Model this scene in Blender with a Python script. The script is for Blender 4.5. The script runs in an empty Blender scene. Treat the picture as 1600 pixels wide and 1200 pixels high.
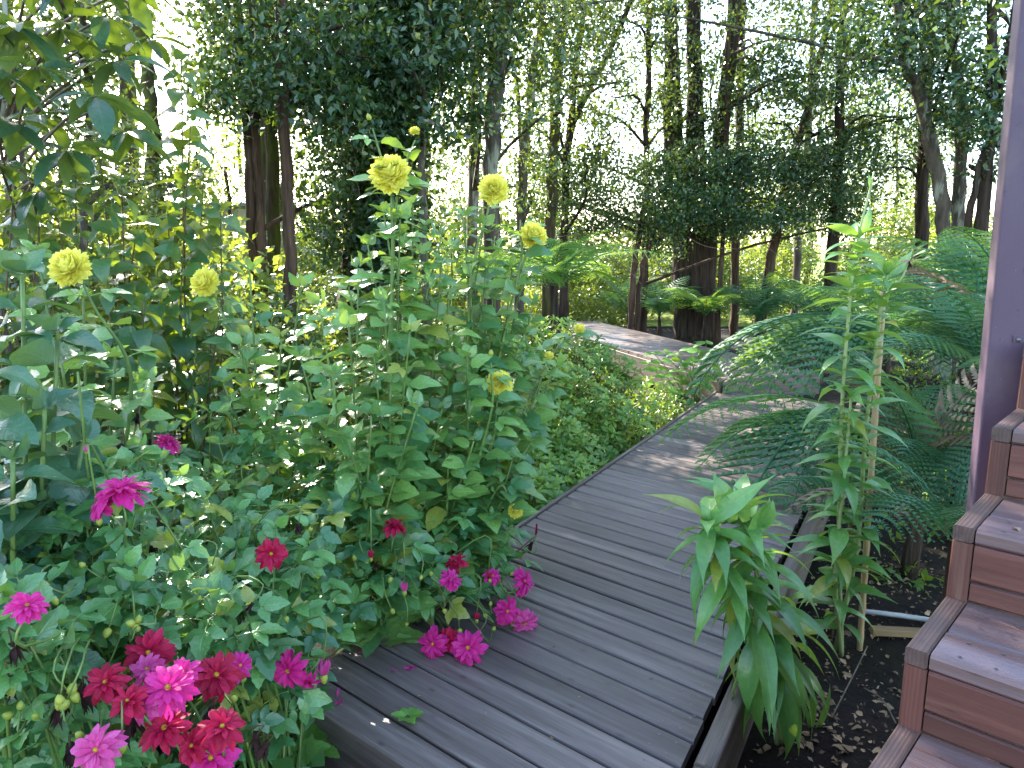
import bpy, math, random
import numpy as np
from mathutils import Vector, Matrix

# ------------------------------------------------------------------ camera, sky, sun, exposure
scene = bpy.context.scene
C = scene.collection
R = math.radians
F_PX, HOR, CAM_Z = 1150.0, 388.0, 1.5
PITCH = math.atan((600 - HOR) / F_PX)
cam_d = bpy.data.cameras.new('camera')
cam_d.sensor_width = 36.0
cam_d.lens = 36.0 * F_PX / 1600
cam_d.clip_start = 0.02
cam_d.clip_end = 2000
cam = bpy.data.objects.new('camera', cam_d)
C.objects.link(cam)
cam.location = (0, 0, CAM_Z)
cam.rotation_euler = (R(90) - PITCH, 0, 0)
scene.camera = cam

SUN_AZ, SUN_EL = R(-27), R(31)
sun_vec = Vector((math.sin(SUN_AZ) * math.cos(SUN_EL), math.cos(SUN_AZ) * math.cos(SUN_EL), math.sin(SUN_EL)))
world = bpy.data.worlds.new('World')
scene.world = world
world.use_nodes = True
wt = world.node_tree
for n in list(wt.nodes):
    wt.nodes.remove(n)
sky = wt.nodes.new('ShaderNodeTexSky')
sky.sky_type = 'NISHITA'
sky.sun_disc = False
sky.sun_elevation = SUN_EL
sky.sun_rotation = SUN_AZ
sky.air_density = 1.0
sky.dust_density = 1.0
bg = wt.nodes.new('ShaderNodeBackground')
bg.inputs['Strength'].default_value = 0.15
wo = wt.nodes.new('ShaderNodeOutputWorld')
wt.links.new(sky.outputs[0], bg.inputs[0])
wt.links.new(bg.outputs[0], wo.inputs[0])
sl = bpy.data.lights.new('sun', 'SUN')
sl.energy = 5.0
sl.angle = R(0.53)
sl.color = (1.0, 0.93, 0.82)
so = bpy.data.objects.new('sun', sl)
C.objects.link(so)
so.rotation_euler = sun_vec.to_track_quat('Z', 'Y').to_euler()
so.location = sun_vec * 60
vs = scene.view_settings
scene.display_settings.display_device = 'sRGB'
vs.view_transform = 'Standard'
vs.look = 'None'
vs.gamma = 1.0
vs.exposure = 2.7
cy = scene.cycles
cy.max_bounces = 5
cy.diffuse_bounces = 3
cy.glossy_bounces = 2
cy.transmission_bounces = 4
cy.transparent_max_bounces = 6
cy.sample_clamp_indirect = 6.0
cy.caustics_reflective = False
cy.caustics_refractive = False
cy.use_denoising = True

# ------------------------------------------------------------------ helpers
rng = random.Random(11)
nrg = np.random.default_rng(11)
GZ = -0.28                                   # level of the soil; the deck top is z = 0
SP, CP = math.sin(PITCH), math.cos(PITCH)


def ray(px, py):
    u, v = (px - 800) / F_PX, (py - 600) / F_PX
    return Vector((u, CP - v * SP, -SP - v * CP))


def at(px, py, y):
    d = ray(px, py)
    return Vector((0, 0, CAM_Z)) + d * (y / d.y)


def gnd(px, py, z=0.0):
    d = ray(px, py)
    return Vector((0, 0, CAM_Z)) + d * ((z - CAM_Z) / d.z)


def lin(h):
    h = h.lstrip('#')
    o = []
    for i in (0, 2, 4):
        c = int(h[i:i + 2], 16) / 255
        o.append(c / 12.92 if c <= 0.04045 else ((c + 0.055) / 1.055) ** 2.4)
    return (*o, 1.0)


def tag(o, label=None, cat=None, group=None, kind=None):
    if label:
        o['label'] = label
    if cat:
        o['category'] = cat
    if group:
        o['group'] = group
    if kind:
        o['kind'] = kind
    return o


def empty(name, loc=(0, 0, 0), label=None, cat=None, group=None, kind=None):
    o = bpy.data.objects.new(name, None)
    o.empty_display_size = 0.1
    o.location = loc
    C.objects.link(o)
    return tag(o, label, cat, group, kind)


def mesh(name, V, F, mat, uv=None, smooth=True):
    me = bpy.data.meshes.new(name)
    me.from_pydata([tuple(v) for v in V], [], F)
    if mat:
        me.materials.append(mat)
    if uv is not None:
        l = me.uv_layers.new(name='UVMap')
        idx = np.empty(len(me.loops), dtype=np.int32)
        me.loops.foreach_get('vertex_index', idx)
        l.data.foreach_set('uv', np.asarray(uv, dtype=np.float32)[idx].ravel())
    me.polygons.foreach_set('use_smooth', [smooth] * len(me.polygons))
    me.update()
    return me


def big_mesh(name, Q, mat, uvq=((.5, 0), (0, .5), (.5, 1), (1, .5))):
    """Q: (n,4,3) quads, one mesh."""
    n = len(Q)
    me = bpy.data.meshes.new(name)
    me.vertices.add(n * 4)
    me.vertices.foreach_set('co', np.ascontiguousarray(Q, dtype=np.float32).ravel())
    me.loops.add(n * 4)
    me.loops.foreach_set('vertex_index', np.arange(n * 4, dtype=np.int32))
    me.polygons.add(n)
    me.polygons.foreach_set('loop_start', np.arange(n, dtype=np.int32) * 4)
    me.polygons.foreach_set('loop_total', np.full(n, 4, dtype=np.int32))
    me.materials.append(mat)
    l = me.uv_layers.new(name='UVMap')
    l.data.foreach_set('uv', np.tile(np.array(uvq, dtype=np.float32), (n, 1)).ravel())
    me.update(calc_edges=True)
    return me


def put(name, me, parent=None, M=None):
    """Link mesh data as an object; M is a world matrix when the parent is an unrotated Empty, else local."""
    o = bpy.data.objects.new(name, me)
    C.objects.link(o)
    if parent is not None:
        o.parent = parent
        if M is None:
            M = Matrix.Identity(4)
        if parent.type == 'EMPTY':
            M = Matrix.Translation(-Vector(parent.location)) @ M
        o.matrix_local = M
    elif M is not None:
        o.matrix_local = M
    return o


def frame(pos, d, up, sx, sy=None, sz=None):
    """Y axis along d, Z near up."""
    d = Vector(d).normalized()
    x = d.cross(Vector(up))
    if x.length < 1e-4:
        x = d.cross(Vector((0.3, 1, 0.2)))
    x.normalize()
    z = x.cross(d)
    sy = sx if sy is None else sy
    sz = sx if sz is None else sz
    m = Matrix(((x.x * sx, d.x * sy, z.x * sz, pos[0]), (x.y * sx, d.y * sy, z.y * sz, pos[1]),
                (x.z * sx, d.z * sy, z.z * sz, pos[2]), (0, 0, 0, 1)))
    return m


def smooth_line(pts, n):
    """Catmull-Rom resample."""
    P = [Vector(p) for p in pts]
    if len(P) == 2:
        return [P[0].lerp(P[1], i / n) for i in range(n + 1)]
    P = [P[0] * 2 - P[1]] + P + [P[-1] * 2 - P[-2]]
    out = []
    m = len(P) - 3
    for i in range(n + 1):
        t = i / n * m
        k = min(int(t), m - 1)
        f = t - k
        a, b, c, d = P[k:k + 4]
        out.append(0.5 * ((2 * b) + (c - a) * f + (2 * a - 5 * b + 4 * c - d) * f * f + (3 * b - a - 3 * c + d) * f ** 3))
    return out


def tube(pts, rad, sides=6, rough=0.0, cap=True):
    """Tube along points; rad a number or list."""
    n = len(pts)
    if not hasattr(rad, '__len__'):
        rad = [rad] * n
    V, F, UV = [], [], []
    t0 = (Vector(pts[1]) - Vector(pts[0])).normalized()
    x = t0.cross(Vector((0.31, 0.9, 0.2))).normalized()
    ridge = [rng.uniform(-rough, rough) * 1.6 for _ in range(sides)]
    for i in range(n):
        if rough and i:
            ridge = [a * .8 + rng.uniform(-rough, rough) * .55 for a in ridge]
        t = (Vector(pts[min(i + 1, n - 1)]) - Vector(pts[max(i - 1, 0)])).normalized()
        x = (x - t * x.dot(t)).normalized()
        y = t.cross(x)
        for k in range(sides):
            a = 2 * math.pi * k / sides
            r = rad[i] * (1 + ridge[k])
            V.append(Vector(pts[i]) + x * (math.cos(a) * r) + y * (math.sin(a) * r))
            UV.append((k / sides, i / n))
    for i in range(n - 1):
        for k in range(sides):
            a, b = i * sides + k, i * sides + (k + 1) % sides
            F.append((a, b, b + sides, a + sides))
    if cap:
        F.append(tuple(range(sides))[::-1])
        F.append(tuple(range((n - 1) * sides, n * sides)))
    return V, F, UV


def join(parts):
    V, F, UV = [], [], []
    for v, f, u in parts:
        o = len(V)
        V += list(v)
        UV += list(u)
        F += [tuple(i + o for i in q) for q in f]
    return V, F, UV


# ------------------------------------------------------------------ materials
def newmat(name):
    m = bpy.data.materials.new(name)
    m.use_nodes = True
    nt = m.node_tree
    for n in list(nt.nodes):
        nt.nodes.remove(n)
    return m, nt


def nd(nt, t, **kw):
    n = nt.nodes.new(t)
    for k, v in kw.items():
        if k.startswith('i_'):
            n.inputs[k[2:].replace('_', ' ')].default_value = v
        else:
            setattr(n, k, v)
    return n


def math_n(nt, op, a, b=None, c=None, clamp=False):
    n = nt.nodes.new('ShaderNodeMath')
    n.operation = op
    n.use_clamp = clamp
    for i, s in enumerate((a, b, c)):
        if s is None:
            continue
        if isinstance(s, (int, float)):
            n.inputs[i].default_value = s
        else:
            nt.links.new(s, n.inputs[i])
    return n.outputs[0]


def mixc(nt, fac, a, b, mode='MIX'):
    n = nt.nodes.new('ShaderNodeMix')
    n.data_type = 'RGBA'
    n.blend_type = mode
    for sock, s in ((n.inputs[0], fac), (n.inputs[6], a), (n.inputs[7], b)):
        if isinstance(s, (int, float, tuple)):
            sock.default_value = s
        else:
            nt.links.new(s, sock)
    return n.outputs[2]


def ramp(nt, fac, stops):
    n = nt.nodes.new('ShaderNodeValToRGB')
    e = n.color_ramp.elements
    while len(e) < len(stops):
        e.new(0.5)
    for i, (p, c) in enumerate(stops):
        e[i].position = p
        e[i].color = c if len(c) == 4 else (*c, 1)
    nt.links.new(fac, n.inputs[0])
    return n.outputs[0]


def leaf_mat(name, c1, c2, back=None, tcol=None, trans=0.35, rough=0.42, vein=0.5, island=False, par=False, spec=0.5, tip=None, mottle_scale=14.0, old=0.0):
    m, nt = newmat(name)
    L = nt.links.new
    if island:
        rnd = nd(nt, 'ShaderNodeNewGeometry').outputs['Random Per Island']
    else:
        rnd = nd(nt, 'ShaderNodeObjectInfo').outputs['Random']
    col = mixc(nt, rnd, c1, c2)
    geo = nd(nt, 'ShaderNodeNewGeometry')
    if old:
        sel = math_n(nt, 'GREATER_THAN', math_n(nt, 'FRACT', math_n(nt, 'MULTIPLY', rnd, 17.3)), 1.0 - old)
        col = mixc(nt, math_n(nt, 'MULTIPLY', sel, .75), col, lin('#9c9a3a'))
    uv = nd(nt, 'ShaderNodeUVMap')
    sep = nd(nt, 'ShaderNodeSeparateXYZ')
    L(uv.outputs[0], sep.inputs[0])
    bumpsrc = None
    if vein:
        a = math_n(nt, 'ABSOLUTE', math_n(nt, 'SUBTRACT', sep.outputs[0], 0.5))
        midrib = math_n(nt, 'SUBTRACT', 1.0, math_n(nt, 'MULTIPLY', a, 22.0), clamp=True)
        if par:
            w = math_n(nt, 'FRACT', math_n(nt, 'MULTIPLY', a, 12.0))
            side = math_n(nt, 'MULTIPLY', math_n(nt, 'ABSOLUTE', math_n(nt, 'SUBTRACT', w, 0.5)), 1.0)
        else:
            w = math_n(nt, 'FRACT', math_n(nt, 'MULTIPLY', math_n(nt, 'SUBTRACT', sep.outputs[1], math_n(nt, 'MULTIPLY', a, 0.55)), 7.0))
            side = math_n(nt, 'SUBTRACT', 1.0, math_n(nt, 'MULTIPLY', math_n(nt, 'ABSOLUTE', math_n(nt, 'SUBTRACT', w, 0.5)), 9.0), clamp=True)
        vv = math_n(nt, 'MAXIMUM', midrib, math_n(nt, 'MULTIPLY', side, 0.55))
        lite = mixc(nt, 1.0, col, (1.9, 1.8, 1.5, 1), 'MULTIPLY')
        col = mixc(nt, math_n(nt, 'MULTIPLY', vv, vein), col, lite)
        bumpsrc = vv
    tc = nd(nt, 'ShaderNodeTexCoord')
    no = nd(nt, 'ShaderNodeTexNoise', i_Scale=mottle_scale, i_Detail=2.0)  # noise that mottles the leaf colour and feeds the bump
    L(tc.outputs['Object'], no.inputs['Vector'])
    mott = math_n(nt, 'MULTIPLY_ADD', no.outputs[0], 0.7, 0.65)
    comb = nd(nt, 'ShaderNodeCombineColor')
    for i in range(3):
        L(mott, comb.inputs[i])
    col = mixc(nt, 1.0, col, comb.outputs[0], 'MULTIPLY')
    if tip:
        tf = math_n(nt, 'MULTIPLY', math_n(nt, 'SUBTRACT', sep.outputs[1], 0.86), 6.0, clamp=True)
        ok = math_n(nt, 'GREATER_THAN', rnd, 0.7)
        col = mixc(nt, math_n(nt, 'MULTIPLY', tf, ok), col, tip)
    if back:
        bcol = mixc(nt, 0.6, col, back)
        col = mixc(nt, geo.outputs['Backfacing'], col, bcol)
    p = nd(nt, 'ShaderNodeBsdfPrincipled')
    p.inputs['Roughness'].default_value = rough
    p.inputs['Specular IOR Level'].default_value = spec
    L(col, p.inputs['Base Color'])
    b = nd(nt, 'ShaderNodeBump', i_Strength=0.35, i_Distance=0.004)
    if bumpsrc is not None:
        L(math_n(nt, 'ADD', math_n(nt, 'MULTIPLY', bumpsrc, -0.6), no.outputs[0]), b.inputs['Height'])
    else:
        L(no.outputs[0], b.inputs['Height'])
    L(b.outputs[0], p.inputs['Normal'])
    t = nd(nt, 'ShaderNodeBsdfTranslucent')
    if tcol:
        tm = mixc(nt, 1.0, mixc(nt, 0.5, (1, 1, 1, 1), comb.outputs[0]), tcol, 'MULTIPLY')
        L(tm, t.inputs[0])
    else:
        L(col, t.inputs[0])
    mx = nd(nt, 'ShaderNodeMixShader')
    mx.inputs[0].default_value = trans
    L(p.outputs[0], mx.inputs[1])
    L(t.outputs[0], mx.inputs[2])
    o = nd(nt, 'ShaderNodeOutputMaterial')
    L(mx.outputs[0], o.inputs[0])
    return m


def plain_mat(name, c1, c2, rough=0.6, scale=(8, 8, 8), detail=4.0, bump=0.3, dist=0.01, spec=0.4, obj_rand=0.0, extra=None, metallic=0.0):
    """Two-tone noise material in object space, colour shifted per object."""
    m, nt = newmat(name)
    L = nt.links.new
    tc = nd(nt, 'ShaderNodeTexCoord')
    mp = nd(nt, 'ShaderNodeMapping')
    mp.inputs['Scale'].default_value = scale
    L(tc.outputs['Object'], mp.inputs[0])
    oi = nd(nt, 'ShaderNodeObjectInfo')
    off = nd(nt, 'ShaderNodeVectorMath', operation='ADD')
    cx = nd(nt, 'ShaderNodeCombineXYZ')
    for i in range(3):
        L(math_n(nt, 'MULTIPLY', oi.outputs['Random'], 37.0), cx.inputs[i])
    L(mp.outputs[0], off.inputs[0])
    L(cx.outputs[0], off.inputs[1])
    no = nd(nt, 'ShaderNodeTexNoise', i_Scale=1.0, i_Detail=detail, i_Roughness=0.6)
    L(off.outputs[0], no.inputs['Vector'])
    f = math_n(nt, 'MULTIPLY_ADD', math_n(nt, 'SUBTRACT', no.outputs[0], 0.5), 2.4, 0.5, clamp=True)
    col = mixc(nt, f, c1, c2)
    h = no.outputs[0]
    if extra:
        col, h = extra(nt, off.outputs[0], col, h, tc)
    if obj_rand:
        g = math_n(nt, 'MULTIPLY_ADD', oi.outputs['Random'], 2 * obj_rand, 1 - obj_rand)
        cc = nd(nt, 'ShaderNodeCombineColor')
        for i in range(3):
            L(g, cc.inputs[i])
        col = mixc(nt, 1.0, col, cc.outputs[0], 'MULTIPLY')
    p = nd(nt, 'ShaderNodeBsdfPrincipled')
    p.inputs['Roughness'].default_value = rough
    p.inputs['Specular IOR Level'].default_value = spec
    p.inputs['Metallic'].default_value = metallic
    L(col, p.inputs['Base Color'])
    if bump:
        b = nd(nt, 'ShaderNodeBump', i_Strength=bump, i_Distance=dist)
        L(h, b.inputs['Height'])
        L(b.outputs[0], p.inputs['Normal'])
    o = nd(nt, 'ShaderNodeOutputMaterial')
    L(p.outputs[0], o.inputs[0])
    return m


def noise_patch(scale, lo, hi, colour, amount=1.0, hmul=0.0, detail=5.0):
    def f(nt, vec, col, h, tc):
        n = nd(nt, 'ShaderNodeTexNoise', i_Scale=scale, i_Detail=detail, i_Roughness=0.65)
        nt.links.new(vec, n.inputs['Vector'])
        mr = nd(nt, 'ShaderNodeMapRange')
        mr.inputs['From Min'].default_value = lo
        mr.inputs['From Max'].default_value = hi
        nt.links.new(n.outputs[0], mr.inputs[0])
        k = math_n(nt, 'MULTIPLY', mr.outputs[0], amount)
        col = mixc(nt, k, col, colour)
        if hmul:
            h = math_n(nt, 'ADD', h, math_n(nt, 'MULTIPLY', mr.outputs[0], hmul))
        return col, h
    return f


def chain(*fs):
    def f(nt, vec, col, h, tc):
        for g in fs:
            col, h = g(nt, vec, col, h, tc)
        return col, h
    return f


def wood_mat(name, c1, c2, wear, wear_amt, rough=0.5, spec=0.5, wlo=0.52, whi=0.7, knots=True):
    """Planks whose length is local X: stretched grain, fine rings, knots and worn patches."""
    def ex(nt, vec, col, h, tc):
        w = nd(nt, 'ShaderNodeTexWave', i_Scale=0.9, i_Distortion=5.0, i_Detail=3.0)
        w.bands_direction = 'Y'
        w.inputs['Detail Scale'].default_value = 0.7
        nt.links.new(vec, w.inputs['Vector'])
        col = mixc(nt, math_n(nt, 'MULTIPLY', w.outputs[1], 0.35), col, tuple(x * 0.55 for x in c1[:3]) + (1,))
        h = math_n(nt, 'ADD', h, math_n(nt, 'MULTIPLY', w.outputs[1], 0.35))
        if knots:
            mp = nd(nt, 'ShaderNodeMapping')
            mp.inputs['Scale'].default_value = (2.4, .32, 1)
            nt.links.new(vec, mp.inputs[0])
            vo = nd(nt, 'ShaderNodeTexVoronoi', i_Scale=1.0)
            nt.links.new(mp.outputs[0], vo.inputs['Vector'])
            kk = math_n(nt, 'SUBTRACT', 1.0, math_n(nt, 'MULTIPLY', vo.outputs['Distance'], 6.5), clamp=True)
            col = mixc(nt, math_n(nt, 'MULTIPLY', kk, 0.8), col, tuple(x * 0.3 for x in c1[:3]) + (1,))
        return noise_patch(0.28, wlo, whi, wear, wear_amt)(nt, vec, col, h, tc)
    return plain_mat(name, c1, c2, rough, (3.0, 46, 46), 5.0, 0.35, 0.004, spec, 0.26, ex)


MAT = {}
MAT['deck'] = wood_mat('weathered_deck_wood', lin('#574a44'), lin('#7b6e68'), lin('#9a8c83'), 0.6, 0.42, 0.55)
MAT['rail'] = wood_mat('weathered_edge_wood', lin('#4a4039'), lin('#6d6056'), lin('#8a7c6e'), 0.6, 0.6)
MAT['stair'] = wood_mat('stained_stair_wood', lin('#58332b'), lin('#6b4137'), lin('#8a6858'), 0.55, 0.48, 0.5, 0.56, 0.72)
MAT['tread'] = wood_mat('worn_tread_wood', lin('#583f3a'), lin('#6e544d'), lin('#7a6c70'), 0.7, 0.42, 0.6, 0.4, 0.66)
MAT['trim'] = wood_mat('worn_trim_wood', lin('#4c3731'), lin('#634e47'), lin('#7a675c'), 0.5)
MAT['post'] = plain_mat('purple_brown_painted_metal', lin('#523e4e'), lin('#5d4859'), 0.5, (5, 5, 3), 4, 0.08, 0.002, 0.5,
                        extra=chain(noise_patch(6, .6, .68, lin('#3d2f3a'), 0.7), noise_patch(1.1, .5, .72, lin('#74655e'), .5), noise_patch(14, .68, .72, lin('#93868c'), .7)))
MAT['soil'] = plain_mat('dark_garden_soil', lin('#171110'), lin('#30251f'), 0.95, (9, 9, 9), 8, 1.0, 0.05, 0.2,
                        extra=chain(noise_patch(5, .62, .68, lin('#5c4636'), .55, .3), noise_patch(0.06, .4, .65, lin('#2a2a18'), .5)))
MAT['meadow'] = plain_mat('sunlit_meadow_grass', lin('#5d6f2a'), lin('#7d8a3c'), 0.9, (1.5, 1.5, 1.5), 6, 0.6, 0.1, 0.2)
MAT['bark_red'] = plain_mat('red_brown_stringy_bark', lin('#2c1f19'), lin('#66503f'), 0.9, (22, 22, 2.2), 6, 1.0, 0.03, 0.2, .15,
                            noise_patch(.5, .6, .72, lin('#8d8878'), .5))
MAT['bark_grey'] = plain_mat('grey_lichen_bark', lin('#3c332b'), lin('#6c6052'), 0.9, (14, 14, 3), 6, .9, 0.025, 0.2, .15,
                             noise_patch(.55, .53, .62, lin('#a5a690'), .7))
MAT['bark_moss'] = plain_mat('mossy_bark', lin('#2b231a'), lin('#574a38'), 0.95, (16, 16, 3), 6, 1.0, 0.03, 0.15, .15,
                             noise_patch(.3, .45, .6, lin('#5a6328'), .75))
MAT['bark_dark'] = plain_mat('dark_fibrous_bark', lin('#221a15'), lin('#54453a'), 0.95, (20, 20, 1.8), 6, 1.0, 0.04, 0.15, .1, noise_patch(.4, .58, .7, lin('#6b6a58'), .45))
MAT['twig'] = plain_mat('bare_grey_twig', lin('#5d5145'), lin('#8b7d6b'), 0.85, (20, 20, 6), 3, .3, .004, .2)
MAT['stem'] = plain_mat('green_stem', lin('#4d6a30'), lin('#6f8542'), 0.5, (15, 15, 15), 2, .1, .002, .5, .2)
MAT['stem_dark'] = plain_mat('dark_woody_stem', lin('#4a3a2a'), lin('#6b6038'), 0.6, (25, 25, 8), 3, .3, .003, .4, .12)
MAT['stem_lily'] = plain_mat('pale_lily_stem', lin('#8b9c5c'), lin('#a5b377'), 0.5, (15, 15, 6), 2, .1, .002, .5)
MAT['bamboo'] = plain_mat('dry_bamboo', lin('#a08257'), lin('#c1a577'), 0.5, (20, 20, 4), 4, .2, .003, .5)
MAT['dry'] = plain_mat('dry_dead_leaf', lin('#6a4a32'), lin('#bda27e'), 0.8, (30, 30, 30), 3, .3, .004, .3, .6)
MAT['withered'] = plain_mat('withered_black_petal', lin('#1a0f10'), lin('#3b2522'), 0.9, (40, 40, 40), 3, .4, .004, .2, .2)
MAT['siding'] = plain_mat('cream_painted_siding', lin('#8f8668'), lin('#9f957a'), 0.7, (2, 2, 6), 3, .1, .004, .3)
MAT['roof'] = plain_mat('grey_metal_roof', lin('#5b5c5c'), lin('#75766f'), 0.5, (2, 2, 6), 3, .1, .004, .3)
MAT['black'] = plain_mat('black_plastic', lin('#151515'), lin('#222222'), 0.5, (5, 5, 5), 3, .1, .004, .4)
MAT['pipe'] = plain_mat('white_plastic_pipe', lin('#b9bab8'), lin('#cfcfcb'), 0.4, (9, 9, 9), 3, .1, .002, .5)
MAT['steel'] = plain_mat('dull_screw_steel', lin('#6c6868'), lin('#8b8786'), 0.4, (90, 90, 90), 2, .1, .001, .5, metallic=.7)
MAT['rawwood'] = wood_mat('raw_pine_board', lin('#9a7c55'), lin('#b5966c'), lin('#c4a883'), 0.4)

G = lin
MAT['dahlia'] = leaf_mat('dahlia_leaf', G('#3d7046'), G('#84ad58'), G('#93b084'), G('#a9c63a'), .28, .33, .5, spec=.8, old=0.06)
MAT['dahlia_lo'] = leaf_mat('low_dahlia_leaf', G('#316642'), G('#6ca056'), G('#86a67e'), G('#a0c238'), .26, .30, .5, spec=.9, old=0.05)
MAT['bigleaf'] = leaf_mat('large_dahlia_leaf', G('#375f4a'), G('#4c7854'), G('#708e76'), G('#8aab38'), .22, .32, .45, spec=.7)
MAT['heart'] = leaf_mat('climber_leaf', G('#264f34'), G('#45733f'), G('#6f8c60'), G('#a8ba28'), .30, .34, .35, spec=.7, old=0.05)
MAT['magnolia'] = leaf_mat('glossy_large_leaf', G('#20442f'), G('#396243'), G('#6c845a'), G('#8ca428'), .24, .24, .5, old=0.04)
MAT['lily'] = leaf_mat('lily_leaf', G('#4b8042'), G('#75a856'), G('#86ac70'), G('#a8ca44'), .30, .30, .4, par=True, tip=G('#8a6a2c'), spec=.8, old=0.06)
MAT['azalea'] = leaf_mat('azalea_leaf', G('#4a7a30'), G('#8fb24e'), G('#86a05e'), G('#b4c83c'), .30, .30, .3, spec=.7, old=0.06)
MAT['azalea_in'] = leaf_mat('azalea_inner_leaf', G('#2d4a22'), G('#54752f'), None, G('#98ae2a'), .3, .4, 0, island=True)  # shade inside the shrub put into a darker green than the outer whorls
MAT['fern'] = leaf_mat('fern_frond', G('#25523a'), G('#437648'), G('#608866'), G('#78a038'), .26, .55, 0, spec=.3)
MAT['fern_light_green'] = leaf_mat('light_fern_frond', G('#3c7038'), G('#5c8c44'), G('#6f9258'), G('#98b83c'), .32, .55, 0, spec=.3)  # same frond in a lighter green
MAT['fern_old'] = leaf_mat('bronze_fern_frond', G('#5b4a38'), G('#6f6650'), G('#7d6f58'), G('#9a8650'), .25, .5, 0)
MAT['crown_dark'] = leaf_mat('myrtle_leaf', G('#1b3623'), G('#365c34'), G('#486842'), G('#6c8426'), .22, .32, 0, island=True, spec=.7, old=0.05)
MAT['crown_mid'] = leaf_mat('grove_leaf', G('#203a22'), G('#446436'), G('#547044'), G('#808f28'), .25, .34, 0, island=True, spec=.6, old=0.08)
MAT['crown_lit'] = leaf_mat('bright_backlit_leaf', G('#3c5a28'), G('#6f863e'), G('#76884a'), G('#a0ac3a'), .34, .42, 0, island=True)  # lit version of the grove leaf, sunlight put into a brighter yellow green
MAT['ivy'] = leaf_mat('ivy_leaf', G('#1c3320'), G('#2f4c2c'), G('#46603c'), G('#6f8620'), .25, .34, 0, island=True)
MAT['weed'] = leaf_mat('weed_leaf', G('#4d7d30'), G('#6f9f42'), G('#86a862'), G('#b0cf3a'), .33, .4, .35)
MAT['grass'] = leaf_mat('low_grass', G('#35561f'), G('#5c7d34'), None, G('#9cb82c'), .35, .5, 0, island=True)
MAT['yellow'] = leaf_mat('yellow_petal', G('#fbf268'), G('#fdf78c'), G('#faf384'), G('#fff67c'), .45, .6, 0, spec=.15)
MAT['magenta'] = leaf_mat('magenta_petal', G('#c21a78'), G('#de3a9a'), G('#d85aa4'), G('#f0309c'), .33, .5, .2, par=True, spec=.3)
MAT['crimson'] = leaf_mat('crimson_petal', G('#9c0c34'), G('#bd1a4c'), G('#a83058'), G('#d8124a'), .3, .5, .2, par=True, spec=.3)
MAT['pinkish'] = leaf_mat('pale_pink_petal', G('#c93d86'), G('#e069aa'), G('#dc86b4'), G('#f260ac'), .35, .5, .2, par=True, spec=.3)
MAT['bud'] = leaf_mat('green_bud', G('#8f9c3c'), G('#b0b64c'), None, G('#c8d050'), .2, .45, 0)
MAT['disc'] = plain_mat('flower_centre', lin('#8a6a14'), lin('#c9a52c'), 0.8, (200, 200, 200), 2, .4, .002, .3)


# ------------------------------------------------------------------ leaf, petal, frond templates (base at origin, grows along +Y, face +Z)
def leaf_template(name, mat, prof, width, n=8, serr=0.0, fold=0.25, curl=0.25, twist=0.0, petiole=0.0, wave=0.0):
    """prof(t) -> half width 0..1; length 1."""
    V, F, UV = [], [], []
    tx = rng.uniform(-twist, twist)
    for i in range(n + 1):
        t = i / n
        w = prof(t) * width * 0.5
        if serr and 0 < i < n:
            w *= 1 + (serr if i % 2 else -serr)
        a = curl * t
        yy = petiole + (math.sin(a) / curl if abs(curl) > 1e-3 else t)
        zz = -(1 - math.cos(a)) / max(abs(curl), 1e-3) * (1 if curl > 0 else -1)
        wv = wave * math.sin(t * 9 + name.__len__())
        sh = tx * t * t * 0.3
        fd = fold * (1 - 0.5 * t)
        V += [(-w + sh, yy, zz + w * fd + wv * w), (-w * .5 + sh, yy, zz + w * fd * .38), (sh, yy, zz), (w * .5 + sh, yy, zz + w * fd * .38), (w + sh, yy, zz + w * fd - wv * w)]
        UV += [(0, t), (.25, t), (.5, t), (.75, t), (1, t)]
    for i in range(n):
        for k in range(4):
            a = i * 5 + k
            F.append((a, a + 1, a + 6, a + 5))
    if petiole:
        o = len(V)
        r = 0.014
        V += [(-r, 0, 0.0), (r, 0, 0.0)]
        UV += [(.5, 0), (.5, 0)]
        F.append((o, o + 1, 3, 1))
    return V, F, UV


ovate = lambda t: max(0.02, math.sin(math.pi * t ** 0.72) ** 0.85) if 0 < t < 1 else 0.02
ellip = lambda t: max(0.02, math.sin(math.pi * t ** 0.95) ** 0.8) if 0 < t < 1 else 0.02
heart = lambda t: max(0.02, math.sin(math.pi * t ** 0.55) ** 0.8) if 0 < t < 1 else 0.12
lance = lambda t: max(0.015, (0.32 + 0.68 * math.sin(math.pi * min(1, t * 1.1 + .05))) * (1 - t ** 3.2)) if t < 1 else 0.015
obov = lambda t: max(0.03, math.sin(math.pi * t ** 1.35) ** 0.8) if 0 < t < 1 else 0.03
petal_p = lambda t: max(0.08, (0.3 + 0.7 * t ** 0.7) * (1 - max(0, (t - .62) / .38) ** 2.4)) if t < 1 else 0.05


def xf(part, M):
    V, F, UV = part
    return [M @ Vector(v) for v in V], F, UV


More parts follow.
